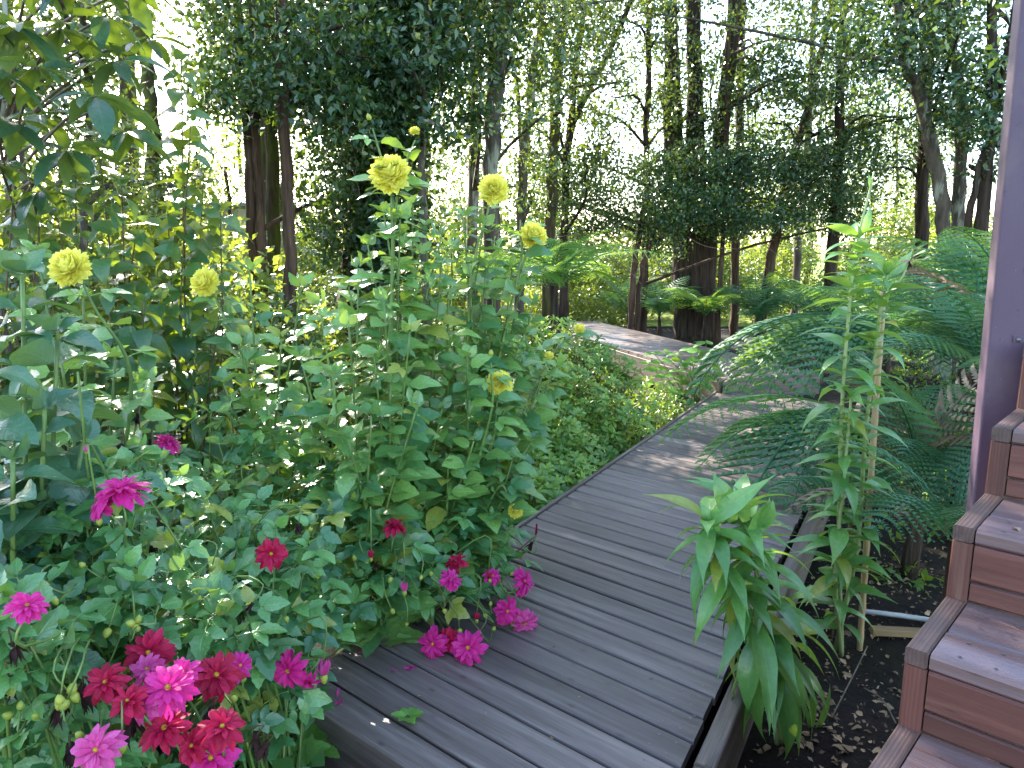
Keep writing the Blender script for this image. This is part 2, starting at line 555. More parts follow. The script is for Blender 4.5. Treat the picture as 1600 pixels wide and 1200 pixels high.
def compound(name, mat, k):
    """Leaf of three (or five) toothed leaflets on one leaf stalk."""
    L = []
    a = leaf_template(name, mat, ovate, .62, 8, .09, .22, .5 + .25 * rng.random(), .4)
    side = leaf_template(name, mat, ovate, .6, 8, .09, .22, .5, .3)
    L.append(xf(a, Matrix.Translation((0, .42, 0)) @ Matrix.Diagonal((.62, .62, .62, 1))))
    for s in (-1, 1):
        L.append(xf(side, Matrix.Translation((0, .36, 0)) @ Matrix.Rotation(s * R(62 + 10 * rng.random()), 4, 'Z') @ Matrix.Rotation(s * .25, 4, 'Y') @ Matrix.Diagonal((.46, .46, .46, 1))))
        if k == 5:
            L.append(xf(side, Matrix.Translation((0, .12, 0)) @ Matrix.Rotation(s * R(70), 4, 'Z') @ Matrix.Rotation(s * .2, 4, 'Y') @ Matrix.Diagonal((.36, .36, .36, 1))))
    st = tube([(0, 0, 0), (0, .22, .012), (0, .44, 0)], .011, 4, cap=False)
    L.append((st[0], st[1], [(.5, .02)] * len(st[0])))
    return mesh(name, *join(L)[:2], mat, join(L)[2])


def templates(key, n, fn):
    T[key] = [fn() for _ in range(n)]


T = {}
templates('dahlia3', 4, lambda: compound('dahlia_leaf', MAT['dahlia'], 3))
templates('dahlia5', 3, lambda: compound('dahlia_leaf', MAT['dahlia'], 5))


def single(name, mat, prof, w, **k):
    def f():
        k2 = dict(k)
        k2['curl'] = k.get('curl', .4) * rng.uniform(.4, 1.5)
        k2['fold'] = k.get('fold', .25) * rng.uniform(.6, 1.4)
        v, q, u = leaf_template(name, mat, prof, w * rng.uniform(.9, 1.1), **k2)
        return mesh(name, v, q, mat, u)
    return f


templates('dahlia1', 5, single('dahlia_leaf', MAT['dahlia'], ovate, .62, n=9, serr=.07, twist=.5, petiole=.18, curl=.7, wave=.12))
templates('low3', 4, lambda: compound('low_dahlia_leaf', MAT['dahlia_lo'], 3))
templates('low5', 3, lambda: compound('low_dahlia_leaf', MAT['dahlia_lo'], 5))
templates('low1', 4, single('low_dahlia_leaf', MAT['dahlia_lo'], ovate, .62, n=9, serr=.1, twist=.5, petiole=.15, curl=.7, wave=.1))
templates('big1', 4, single('large_leaf', MAT['bigleaf'], ovate, .66, n=10, serr=.04, twist=.4, petiole=.12, curl=.7, wave=.1))
templates('heart1', 5, single('heart_leaf', MAT['heart'], heart, .66, n=8, twist=.5, petiole=.14, curl=.8, wave=.08))
templates('magnolia1', 4, single('long_leaf', MAT['magnolia'], ellip, .34, n=8, twist=.5, petiole=.06, curl=.6, fold=.3))
templates('lily1', 6, single('lily_leaf', MAT['lily'], lance, .25, n=10, twist=.4, curl=1.1, fold=.35))
templates('weed1', 3, single('weed_leaf', MAT['weed'], ovate, .7, n=8, serr=.16, petiole=.2, curl=.5, wave=.12))
templates('hyd1', 3, single('broad_leaf', MAT['weed'], ovate, .7, n=9, serr=.06, petiole=.12, curl=.6))
for key, m in (('magenta', 'magenta'), ('crimson', 'crimson'), ('pinkish', 'pinkish')):
    templates('petal_' + key, 3, single('petal', MAT[m], petal_p, .36, n=6, curl=.6, fold=.5, twist=.8, wave=.15))
templates('petal_yellow', 3, single('petal', MAT['yellow'], petal_p, .42, n=6, curl=-.6, fold=.6))
templates('dry1', 4, single('dead_leaf', MAT['dry'], ovate, .5, n=6, serr=.05, curl=1.0, fold=.5, twist=1.0, wave=.3))


def rosette(name, mat):
    L = []
    k = rng.randint(7, 9)
    for i in range(k):
        a = leaf_template(name, mat, obov, .4, 4, 0, .3, .5)
        e = R(rng.uniform(5, 35)) if i < k - 3 else R(rng.uniform(45, 70))
        s = rng.uniform(.75, 1.0) if i < k - 3 else .7
        L.append(xf(a, Matrix.Rotation(i * 2.4 + rng.uniform(-.2, .2), 4, 'Z') @ Matrix.Rotation(e, 4, 'X') @ Matrix.Diagonal((s, s, s, 1))))
    st = tube([(0, 0, -.9), (0, 0, 0.05)], .05, 3, cap=False)
    L.append((st[0], st[1], [(.5, .02)] * len(st[0])))
    V, F, U = join(L)
    return mesh(name, V, F, mat, U)


templates('rosette', 5, lambda: rosette('leaf_whorl', MAT['azalea']))


def frond(name, mat, arc0, arc1, npin=17, ratio=.30, tri=True):
    """A pinnate fern frond, length 1 along its arched stalk; pinnae cut into small lobes."""
    n = 24
    pts = []
    p = Vector((0, 0, 0))
    for i in range(n + 1):
        a = arc0 + (arc1 - arc0) * (i / n) ** 1.2
        pts.append(p.copy())
        p = p + Vector((0, math.cos(a), math.sin(a))) / n
    L = [tube(pts, [.008 * (1 - .8 * i / n) for i in range(n + 1)], 4, cap=False)]
    Q = []
    for i in range(npin):
        t = .12 + .87 * (i + .5) / npin
        k = min(int(t * n), n - 1)
        P = pts[k].lerp(pts[k + 1], t * n - k)
        tan = (pts[k + 1] - pts[k]).normalized()
        nor = Vector((1, 0, 0)).cross(tan)
        ln = ratio * max(.06, math.sin(math.pi * min(1, .18 + .82 * t)) ** .75) * (1.0 if t > .2 else .8)
        for s in (-1, 1):
            d = (Vector((s, 0, 0)) + tan * .38 + nor * rng.uniform(-.06, .1)).normalized()
            m = 9 if ln > .12 else 6
            hw = .82 * .87 / npin * .46
            for j in range(m):
                u = (j + .4) / m
                c = P + d * (ln * u) - nor * (ln * .35 * u * u)
                lw = hw * (1.05 - .75 * u) * (0.85 if j == 0 else 1)
                for q in (-1, 1):
                    e = (tan * q + d * .45).normalized()
                    wv = d * (ln / m * .43)
                    Q.append((c - wv, c + e * lw * .55 - wv * .75 , c + e * lw * 1.15 + wv * .5, c + wv * .9) if q > 0 else (c - wv, c + wv * .9, c + e * lw * 1.15 + wv * .5, c + e * lw * .55 - wv * .75))
            L.append(([P, P + d * ln * .96 - nor * (ln * .33), P + d * ln * .5 - nor * ln * .085 + tan * .003], [(0, 1, 2)], [(.5, 0)] * 3))
    V, F = [], []
    for a in Q:
        o = len(V)
        V += a
        F.append((o, o + 1, o + 2, o + 3))
    L.append((V, F, [(.5, .5)] * len(V)))
    V, F, U = join(L)
    return mesh(name, V, F, mat, U, smooth=False), pts[-1]


FR, CH = {}, {}
for key, m in (('fern', 'fern'), ('lit', 'fern_light_green'), ('old', 'fern_old')):
    fr_ = [frond('frond', MAT[m], R(a0), R(a1), 18 if key != 'old' else 16, rt) for a0, a1, rt in ((60, -35, .26), (45, -45, .30), (35, -30, .24), (70, -10, .27))]
    FR[key], CH[key] = [a for a, b in fr_], [b for a, b in fr_]


# ------------------------------------------------------------------ ground and far meadow
def sheet(name, x0, x1, y0, y1, nx, ny, zf, mat, kind='structure'):
    V = [(x0 + (x1 - x0) * i / nx, y0 + (y1 - y0) * j / ny, 0) for j in range(ny + 1) for i in range(nx + 1)]
    V = [(x, y, zf(x, y)) for x, y, _ in V]
    F = [(j * (nx + 1) + i, j * (nx + 1) + i + 1, (j + 1) * (nx + 1) + i + 1, (j + 1) * (nx + 1) + i) for j in range(ny) for i in range(nx)]
    return tag(put(name, mesh(name, V, F, mat)), kind=kind)


def ground_z(x, y):
    b = .025 * math.sin(x * 3.1 + 1.7 * math.sin(y * 2.3)) + .02 * math.sin(y * 4.7 + x * 1.9)
    return GZ + b * (1 if y < 14 else .3)


sheet('ground', -14, 16, -4, 17, 150, 105, ground_z, MAT['soil'])
far = lambda x, y: GZ - .03
V = [(-600, 16.9, GZ + .012), (600, 16.9, GZ + .012), (600, 1200, GZ + .012), (-600, 1200, GZ + .012)]
tag(put('meadow', mesh('meadow', V, [(0, 1, 2, 3)], MAT['meadow'])), kind='structure')
V = [(-600, -400, GZ - .09), (600, -400, GZ - .09), (600, 1200, GZ - .09), (-600, 1200, GZ - .09)]
tag(put('terrain', mesh('terrain', V, [(0, 1, 2, 3)], MAT['soil'])), kind='structure')

# ------------------------------------------------------------------ boardwalk
AZ = R(29.0)
E = Vector((math.sin(AZ), math.cos(AZ), 0))                 # along the walk
PL = gnd(450, 1075)                                         # front left corner of the deck
PR = gnd(1067, 1197)                                        # a point where board ends meet the right edge


def hit(p, d, q, e):
    """2D intersection of p + s d with q + t e."""
    den = d.x * e.y - d.y * e.x
    s = ((q.x - p.x) * e.y - (q.y - p.y) * e.x) / den
    return Vector((p.x + d.x * s, p.y + d.y * s, 0))


def board(name, p0, p1, mat, parent, width_dir, w, z_top, th, cut0=None, cut1=None, r=.007):
    """Plank from p0 to p1 (centre line), rounded arrises; ends cut along the directions cut0 and cut1."""
    p0, p1 = Vector(p0), Vector(p1)
    d = (p1 - p0)
    d.z = 0
    ln = d.length
    d.normalize()
    nrm = Vector((-d.y, d.x, 0))
    cs = [(-w / 2, -th), (-w / 2, -r), (-w / 2 + r * .35, -r * .35), (-w / 2 + r, 0), (0, .0006), (w / 2 - r, 0), (w / 2 - r * .35, -r * .35), (w / 2, -r), (w / 2, -th)]
    V = []
    for end, (pp, cut) in enumerate(((p0, cut0), (p1, cut1))):
        for a, z in cs:
            off = 0.0
            if cut is not None:
                k = cut.dot(d) / cut.dot(nrm)
                off = a * k
            V.append(Vector(((ln if end else 0) + off, a, z)))
    n = len(cs)
    F = [(i, i + 1, n + i + 1, n + i) for i in range(n - 1)] + [(n - 1, 0, n, 2 * n - 1), tuple(range(n))[::-1], tuple(range(n, 2 * n))]
    M = Matrix(((d.x, nrm.x, 0, p0.x), (d.y, nrm.y, 0, p0.y), (0, 0, 1, z_top), (0, 0, 0, 1)))
    me = mesh(name, V, F, mat, smooth=False)
    return put(name, me, parent, M)


walk = empty('boardwalk', (PL.x, PL.y, 0), kind='structure')
tag(walk, 'weathered grey brown boardwalk running from the stairs into the grove', 'boardwalk')
PITCHB = .132 * 1.0
screws = []
s = 0.0
k = 0
LEN = 6.25
pos_l = PL.copy()
while s < LEN:
    az = R(130.2 + 3.6 * min(1, s / 4.5))
    D = Vector((math.sin(az), math.cos(az), 0))
    nrm = Vector((-D.y, D.x, 0))
    if nrm.dot(E) < 0:
        nrm = -nrm
    w = .1215 + rng.uniform(-.002, .002)
    step = PITCHB / nrm.dot(E)
    c = PL + E * s + nrm * (w / 2)
    a = hit(c, D, PL, E)
    b = hit(c, D, PR, E)
    a = a + D * rng.uniform(0, .004)
    b = b - D * (rng.uniform(0, .008))
    board('plank', a, b, MAT['deck'], walk, nrm, w, rng.uniform(-.0015, .0015), .035, E, E, .009)
    for q in (.05, .11):
        for sd in (-.03, .03):
            screws.append(b - D * q + nrm * (sd + rng.uniform(-.006, .006)))
            screws.append(a + D * q + nrm * (sd + rng.uniform(-.006, .006)))
    s += step
    k += 1
END_L = PL + E * LEN
# joists under the planks, edge boards, fascia
for f in (.12, .5, .88):
    o = PL.lerp(PR + E * ((PL - PR).dot(E)), f)
    board('joist', o + E * .05, o + E * (LEN - .1), MAT['rail'], walk, None, .05, -.037, .12)
W_ = Vector((E.y, -E.x, 0))
board('edge_board', PL - W_ * .018 + E * 1.3, PL - W_ * .018 + E * (LEN - .1), MAT['rail'], walk, None, .022, .012, .2, r=.004)
board('edge_board', PL - W_ * .016 + E * .03, PL - W_ * .016 + E * 1.296, MAT['deck'], walk, None, .022, -.04, .2, r=.004)
rr = PR + E * ((PL - PR).dot(E))
g0 = (gnd(1083, 1183) - PR)
off = .058
board('edge_rail', PR + W_ * off + E * .02, PR + W_ * off + E * 2.85, MAT['rail'], walk, None, .062, .012, .05, r=.008)
board('edge_rail', PR + W_ * off + E * -.6, PR + W_ * off + E * .012, MAT['rail'], walk, None, .062, .006, .05, r=.008)
board('edge_rail', PR + W_ * off + E * 2.856, PR + W_ * off + E * 6.0, MAT['rail'], walk, None, .062, .01, .05, r=.008)
board('edge_board', PR + W_ * .068 + E * -.6, PR + W_ * .068 + E * 6.0, MAT['rail'], walk, None, .03, -.043, .2, r=.004)
D0 = Vector((math.sin(R(130.2)), math.cos(R(130.2)), 0))
n0 = Vector((-D0.y, D0.x, 0))
if n0.dot(E) < 0:
    n0 = -n0
board('fascia_board', PL + n0 * .02 + D0 * .005, hit(PL + n0 * .02, D0, PR, E), MAT['deck'], walk, None, .026, -.036, .22, r=.003)
SV, SF = [], []
for p in screws:
    o = len(SV)
    for q in range(6):
        SV.append((p.x + .0045 * math.cos(q * 1.047), p.y + .0045 * math.sin(q * 1.047), .0022))
    SV.append((p.x, p.y, .0012))
    SF += [(o + q, o + (q + 1) % 6, o + 6) for q in range(6)]
o = put('screw_heads', mesh('screw_heads', SV, SF, MAT['steel']), walk)
tag(o, kind='stuff')

# upper walk, one step higher, turning left into the trees
UZ = .15
A0 = gnd(1128, 592, UZ)
AZ2 = R(-17)
E2 = Vector((math.sin(AZ2), math.cos(AZ2), 0))
W2 = Vector((E2.y, -E2.x, 0))
walk2 = empty('upper_boardwalk', (A0.x, A0.y, UZ), kind='structure')
tag(walk2, 'raised far boardwalk in patchy sunlight turning left among ferns', 'boardwalk')
s = 0.0
while s < 6.2:
    c = A0 + E2 * (s + .061)
    board('plank', c + W2 * rng.uniform(0, .01), c + W2 * 1.22, MAT['deck'], walk2, None, .121, UZ + rng.uniform(-.001, .001), .035, r=.008)
    s += .132
board('fascia_board', A0 - E2 * .016, A0 - E2 * .016 + W2 * 1.22, MAT['deck'], walk2, None, .024, UZ - .004, .22, r=.003)
board('edge_board', A0 - W2 * .016, A0 - W2 * .016 + E2 * 6.2, MAT['rail'], walk2, None, .024, UZ - .036, .28, r=.003)
for q in (.4, 2.2, 4.2):
    o = A0 + E2 * q + W2 * .1
    v, f, u = tube([o + Vector((0, 0, -.5)), o + Vector((0, 0, -.04))], .05, 8)
    put('support_post', mesh('support_post', v, f, MAT['rail'], u), walk2)

# ------------------------------------------------------------------ stairs
C2 = Vector((.797, 1.369, .707))
SAZ = R(43.5)
U_ = Vector((math.sin(SAZ), math.cos(SAZ), 0))
X_ = Vector((U_.y, -U_.x, 0))
RISE, GO = .175, .30
stairs = empty('wooden_stairs', (C2.x, C2.y, GZ), 'reddish brown stained wooden stairs climbing up at the right edge', 'stairs')


def box_board(name, o, ax, ay, az, lx, ly, lz, mat, parent, r=.004):
    """Box with chamfered long edges; o corner, length along ax."""
    ax, ay, az = [Vector(v).normalized() for v in (ax, ay, az)]
    cs = [(r, 0), (ly - r, 0), (ly, r), (ly, lz - r), (ly - r, lz), (r, lz), (0, lz - r), (0, r)]
    V = [(x, a, b) for x in (0, lx) for a, b in cs]
    F = [(i, (i + 1) % 8, 8 + (i + 1) % 8, 8 + i) for i in range(8)] + [tuple(range(8))[::-1], tuple(range(8, 16))]
    M = Matrix(((ax.x, ay.x, az.x, o[0]), (ax.y, ay.y, az.y, o[1]), (ax.z, ay.z, az.z, o[2]), (0, 0, 0, 1)))
    if M.determinant() < 0:
        F = [q[::-1] for q in F]
    return put(name, mesh(name, V, F, mat, smooth=False), parent, M)


Z = Vector((0, 0, 1))
SW = 1.3
TR = .042                                                   # width of the trim at the open end
for kk in range(-2, 5):
    c = C2 + U_ * (GO * kk) + Z * (RISE * kk)
    if c.z < GZ + .1:
        continue
    # two tread boards behind the trim, a thick front board whose face continues the riser
    box_board('tread_board', c + X_ * (TR + .003) + Z * -.036, X_, U_, Z, SW, .128, .036, MAT['tread'], stairs, .007)
    box_board('tread_board', c + X_ * (TR + .003) + U_ * .133 + Z * -.036, X_, U_, Z, SW, GO - .133 + .014, .034, MAT['tread'], stairs, .005)
    box_board('end_trim', c + Z * -.034 + U_ * -.001, U_, X_, Z, GO + .012, TR, .036, MAT['trim'], stairs, .004)
    lo = c - Z * RISE
    box_board('corner_trim', lo + Z * -.0 - U_ * 0.0, Z, X_, U_, RISE - .036, TR, .03, MAT['stair'], stairs, .004)
    box_board('riser_board', lo + X_ * (TR + .003) + Z * .052 + U_ * .002, X_, U_, Z, SW, .028, RISE - .052 - .038, MAT['stair'], stairs, .005)
    box_board('riser_board', lo + X_ * (TR + .003) + Z * .0015 + U_ * .005, X_, U_, Z, SW, .026, .045, MAT['stair'], stairs, .004)
SV, SF = [], []
for kk in range(-2, 5):
    for q in (.09, .15, .8):
        for a_, h_ in ((.03, 0), (.10, 0), (.19, 0), (.25, 0)):
            p = C2 + U_ * (GO * kk + a_) + Z * (RISE * kk) + X_ * q
            o_ = len(SV)
            SV += [p + X_ * (.004 * math.cos(i * 1.047)) + U_ * (.004 * math.sin(i * 1.047)) + Z * .0022 for i in range(6)]
            SF.append(tuple(range(o_, o_ + 6)))
tag(put('screw_heads', mesh('screw_heads', SV, SF, MAT['steel']), stairs), kind='stuff')
# closed side under the steps
side = []
for kk in range(-2, 5):
    c = C2 + U_ * (GO * kk + .01) + Z * (RISE * kk)
    hgt = c.z - .04 - GZ + .05
    if hgt > .1:
        box_board('side_panel', Vector((c.x, c.y, GZ - .05)) + U_ * .012 + X_ * .004, U_, X_, Z, GO - .004, .018, hgt, MAT['stair'], stairs, .002)

# post beside the stairs
pb = at(1557, 600, 2.16)
post = empty('support_post', (pb.x, pb.y, GZ), 'purple brown square metal post standing behind the stairs', 'post')
w = .096
ax = Vector((math.cos(R(-22)), math.sin(R(-22)), 0))
ay = Vector((-ax.y, ax.x, 0))
lean = Vector((-.022, 0, 0))
V = []
for z in (GZ - .1, 4.2):
    for a, b in ((-1, -1), (1, -1), (1, 1), (-1, 1)):
        for q in range(3):
            t = (q - 1) * .006
            e1 = a * w / 2 - (a * .004 if q == 0 else 0) * 1
            p = Vector((pb.x, pb.y, 0)) + lean * (z - 1.5)
            ca, cb = a * w / 2, b * w / 2
            if a * b > 0:
                ca -= a * .006 * (q == 2) + a * .0018 * (q == 1)
                cb -= b * .006 * (q == 0) + b * .0018 * (q == 1)
            else:
                ca -= a * .006 * (q == 0) + a * .0018 * (q == 1)
                cb -= b * .006 * (q == 2) + b * .0018 * (q == 1)
            p = p + ax * ca + ay * cb
            V.append(Vector((p.x, p.y, z)))
# order the 12 outline points by angle so the outline is simple
def ring_sorted(lst, c):
    return sorted(lst, key=lambda p: math.atan2(p.y - c.y, p.x - c.x))
c0 = Vector((pb.x, pb.y, 0)) + lean * (GZ - .1 - 1.5)
c1 = Vector((pb.x, pb.y, 0)) + lean * (4.2 - 1.5)
Vv = ring_sorted(V[:12], c0) + ring_sorted(V[12:], c1)
F = [(i, (i + 1) % 12, 12 + (i + 1) % 12, 12 + i) for i in range(12)] + [tuple(range(12))[::-1], tuple(range(12, 24))]
put('shaft', mesh('shaft', Vv, F, MAT['post'], smooth=False), post)
bz = at(1570, 531, 2.1).z
pc = Vector((pb.x, pb.y, 0)) + lean * (bz - 1.5)
br = box_board('bracket', Vector((pc.x, pc.y, bz - .009)) + ax * .012 - ay * (w / 2 + .005), ax, ay, Z, .12, .005, .02, MAT['post'], post, .001)
v, f, u = tube([pc + ax * .025 - ay * (w / 2 + .004) + Z * bz, pc + ax * .025 - ay * (w / 2 + .010) + Z * bz], .006, 8)
put('bolt', mesh('bolt', v, f, MAT['steel'], u), post)


# ------------------------------------------------------------------ flowers
def dome(r, h, mat, name):
    V, F = [], []
    n = 10
    for j in range(4):
        e = j / 4 * math.pi / 2
        for i in range(n):
            a = i / n * 2 * math.pi
            V.append((r * math.cos(e) * math.cos(a), r * math.cos(e) * math.sin(a), h * math.sin(e)))
    V.append((0, 0, h))
    for j in range(3):
        for i in range(n):
            F.append((j * n + i, j * n + (i + 1) % n, (j + 1) * n + (i + 1) % n, (j + 1) * n + i))
    F += [(3 * n + i, 3 * n + (i + 1) % n, 4 * n) for i in range(n)]
    F.append(tuple(range(n))[::-1])
    return mesh(name, V, F, mat)


T['disc'] = [dome(.007, .006, MAT['disc'], 'flower_centre')]
T['core_y'] = [dome(.028, .03, MAT['yellow'], 'flower_core')]


def bud_mesh(name, mat, r=.011, h=.026):
    V, F, U = tube([(0, 0, 0), (0, 0, h * .15), (0, 0, h * .45), (0, 0, h * .8), (0, 0, h)], [r * .35, r * .85, r, r * .65, r * .12], 8)
    return mesh(name, V, F, mat, U)


T['bud'] = [bud_mesh('bud', MAT['bud'])]
T['calyx'] = [bud_mesh('calyx', MAT['bud'], .010, .013)]


def droopy(name, mat):
    L = []
    for i in range(9):
        a = leaf_template(name, mat, lance, .3, 4, 0, .5, .5, 1.5)
        L.append(xf(a, Matrix.Rotation(i * .7 + rng.random() * .3, 4, 'Z') @ Matrix.Rotation(R(rng.uniform(-78, -40)), 4, 'X') @ Matrix.Diagonal((.04, .045, .04, 1))))
    L.append(tube([(0, 0, -.006), (0, 0, .01)], .008, 6))
    V, F, U = join(L)
    return mesh(name, V, F, mat, U)


T['withered'] = [droopy('withered_head', MAT['withered']) for _ in range(3)]


def facing(pos, d, s=1.0):
    """Matrix with Z along d."""
    d = Vector(d).normalized()
    x = Vector((0.2, 0.3, 1)).cross(d)
    x = x.normalized()
    y = d.cross(x)
    return Matrix(((x.x * s, y.x * s, d.x * s, pos[0]), (x.y * s, y.y * s, d.y * s, pos[1]), (x.z * s, y.z * s, d.z * s, pos[2]), (0, 0, 0, 1)))


def pink_flower(plant, pos, d, size, kind, spent=False, layers=None):
    fl = put('flower', T['disc'][0], plant, facing(pos, d, size / .1) @ Matrix.Rotation(rng.uniform(0, 6.28), 4, 'Z'))
    if spent:
        layers = ((8, -62, .045), (5, -75, .04))
        cal = put('calyx', T['bud'][0], fl, Matrix.Translation((0, 0, -.004)))
    else:
        layers = layers or ((11, -10, .052), (11, 8, .050), (10, 26, .044), (8, 46, .034), (5, 66, .024))
    for li, (n, e, ln) in enumerate(layers):
        for i in range(n):
            a = 2 * math.pi * (i + .5 * (li % 2)) / n + rng.uniform(-.16, .16)
            ee = R(e + rng.uniform(-12, 12))
            dr = Vector((math.cos(a) * math.cos(ee), math.sin(a) * math.cos(ee), math.sin(ee)))
            l_ = ln * rng.uniform(.8, 1.12)
            put('petal', rng.choice(T['petal_' + kind]), fl,
                frame(Vector((math.cos(a), math.sin(a), 0)) * .003, dr, (0, 0, 1), l_ * rng.uniform(.95, 1.3), l_, l_))
    if not spent:
        put('calyx', T['calyx'][0], fl, Matrix.Translation((0, 0, -.010)))
    return fl


def yellow_flower(plant, pos, d, size, full=True):
    s = size / .13
    fl = put('flower', T['core_y'][0], plant, facing(pos, d, s) @ Matrix.Rotation(rng.uniform(0, 6.28), 4, 'Z'))
    lay = ((15, -42, .054), (18, -26, .060), (20, -10, .064), (20, 5, .065), (19, 20, .063), (17, 34, .060), (14, 48, .056), (10, 62, .051), (6, 77, .046))
    for li, (n, e, ln) in enumerate(lay):
        for i in range(n):
            a = 2 * math.pi * (i + .5 * (li % 2)) / n + rng.uniform(-.09, .09)
            ee = R(e + rng.uniform(-6, 6))
            dr = Vector((math.cos(a) * math.cos(ee), math.sin(a) * math.cos(ee), math.sin(ee)))
            l_ = ln * rng.uniform(.93, 1.07)
            put('petal', rng.choice(T['petal_yellow']), fl, frame(dr * .004, dr, (0, 0, 1), l_ * 1.05, l_, l_))
    put('calyx', T['calyx'][0], fl, Matrix.Translation((0, 0, -.022)) @ Matrix.Diagonal((1.8, 1.8, 1.6, 1)))
    return fl


def stem_to(plant, pts, r0, r1, mat, name='stem', n=10, sides=6):
    P = smooth_line(pts, n)
    v, f, u = tube(P, [r0 + (r1 - r0) * i / n for i in range(n + 1)], sides)
    put(name, mesh(name, v, f, MAT[mat], u), plant)
    return P


def leaf_on(plant, name, keys, pos, d, size, up=(0, 0, 1), wide=1.0):
    me = rng.choice(T[rng.choice(keys)])
    return put(name, me, plant, frame(pos, d, up, size * wide, size, size))


def rvec(a=1.0):
    return Vector((rng.gauss(0, a), rng.gauss(0, a), rng.gauss(0, a)))


def leafy_stem(plant, pts, keys, size, gap=.09, start=.25, r0=.007, r1=.003, mat='stem', up_tilt=.25, name='leaf', shrink=.45, limit=None, n=14, double=0.0):
    """Stem with opposite leaf pairs turned a quarter at each node."""
    P = stem_to(plant, pts, r0, r1, mat, n=n)
    ln = sum((P[i + 1] - P[i]).length for i in range(len(P) - 1))
    t = start
    a = rng.uniform(0, 6.28)
    count = 0
    while t <= 1.0:
        k = min(int(t * n), n - 1)
        p = P[k].lerp(P[k + 1], t * n - k)
        tan = (P[k + 1] - P[k]).normalized()
        x = tan.cross(Vector((.3, .8, .1))).normalized()
        y = tan.cross(x)
        sz = size * (1 - shrink * max(0, (t - .55) / .45)) * rng.uniform(.75, 1.2)
        reps = 2 if rng.random() < double else 1
        for r in range(reps):
            aa = a + r * 1.57
            for s in (0, math.pi):
                d = x * math.cos(aa + s) + y * math.sin(aa + s)
                d = d + tan * rng.uniform(.1, .55) + Vector((0, 0, up_tilt + rng.uniform(-.35, .25))) + rvec(.12)
                leaf_on(plant, name, keys, p, d, sz * rng.uniform(.85, 1.1), Vector((0, 0, 1)) + rvec(.28) + Vector((0, -.35, 0)))
                count += 1
        a += 1.57 + rng.uniform(-.3, .3)
        t += gap / ln * rng.uniform(.8, 1.2)
    # top pair
    for s in (0, math.pi, 1.57, 4.71):
        d = Vector((math.cos(a + s), math.sin(a + s), 1.2))
        leaf_on(plant, name, keys[-1:], P[-1], d, size * .42 * rng.uniform(.7, 1.1), rvec(.5) + Vector((0, 0, .6)))
    return P


def idw(ctrl, px, py):
    ws = ds = 0
    for x, y, d in ctrl:
        w = 1 / ((x - px) ** 2 + (y - py) ** 2 + 400)
        w *= w
        ws += w
        ds += w * d
    return ds / ws


def in_poly(x, y, poly):
    c = False
    j = len(poly) - 1
    for i in range(len(poly)):
        xi, yi = poly[i]
        xj, yj = poly[j]
        if (yi > y) != (yj > y) and x < (xj - xi) * (y - yi) / (yj - yi) + xi:
            c = not c
        j = i
    return c


def scatter(poly, n, mind, ctrl):
    xs = [p[0] for p in poly]
    ys = [p[1] for p in poly]
    out = []
    tries = 0
    while len(out) < n and tries < n * 60:
        tries += 1
        x, y = rng.uniform(min(xs), max(xs)), rng.uniform(min(ys), max(ys))
        if in_poly(x, y, poly) and all((x - a) ** 2 + (y - b) ** 2 > mind * mind for a, b in out):
            out.append((x, y))
    return [(x, y, idw(ctrl, x, y)) for x, y in out]


# ------------------------------------------------------------------ trees
def leaf_cloud(centers, radii, per, length, flat=.75, droop=0.0, wide=.5, rg=nrg):
    c = np.repeat(np.array([tuple(v) for v in centers], dtype=np.float64), per, axis=0)
    r = np.repeat(np.array(radii, dtype=np.float64), per)
    n = len(c)
    g = rg.normal(size=(n, 3))
    g /= np.maximum(1.0, np.linalg.norm(g, axis=1) / 1.7)[:, None]
    g[:, 2] *= flat
    pos = c + g * r[:, None] * .62
    d = rg.normal(size=(n, 3))
    d[:, 2] -= droop
    d /= np.linalg.norm(d, axis=1)[:, None]
    up = rg.normal(size=(n, 3)) * .75
    up[:, 2] += .7
    x = np.cross(d, up)
    x /= np.maximum(1e-6, np.linalg.norm(x, axis=1))[:, None]
    z = np.cross(x, d)
    ln = length * rg.uniform(.65, 1.25, n)
    w = ln * wide * rg.uniform(.8, 1.15, n) * .5
    mid = pos + d * (ln * .48)[:, None] + z * (w * .35)[:, None]
    return np.stack([pos, mid - x * w[:, None], pos + d * ln[:, None], mid + x * w[:, None]], axis=1)


def trunk_from_px(pts, d, top_z, dd=0.0):
    """pixel trunk (bottom to top, with width in px) -> 3D points and radii, run down into the soil and up to top_z."""
    P, Rr = [], []
    for i, (px, py, w) in enumerate(pts):
        p = at(px, py, d + dd * i)
        P.append(p)
        Rr.append(.5 * w * d / F_PX)
    b = P[0].copy()
    b2 = Vector((b.x - (P[1].x - b.x) * .15, b.y, GZ - .12))
    if b.z > GZ + .1:
        P.insert(0, b2)
        Rr.insert(0, Rr[0] * 1.25)
    t = P[-1]
    if t.z < top_z:
        slope = (P[-1] - P[-2])
        slope = slope / max(.2, slope.z)
        m = 3
        for i in range(1, m + 1):
            z = t.z + (top_z - t.z) * i / m
            q = t + Vector((slope.x * .45 + rng.uniform(-.05, .05), rng.uniform(-.06, .06), 1)) * (z - t.z)
            P.append(q)
            Rr.append(Rr[len(Rr) - i] * (1 - .27 * i))
    return P, [max(.012, r) for r in Rr]


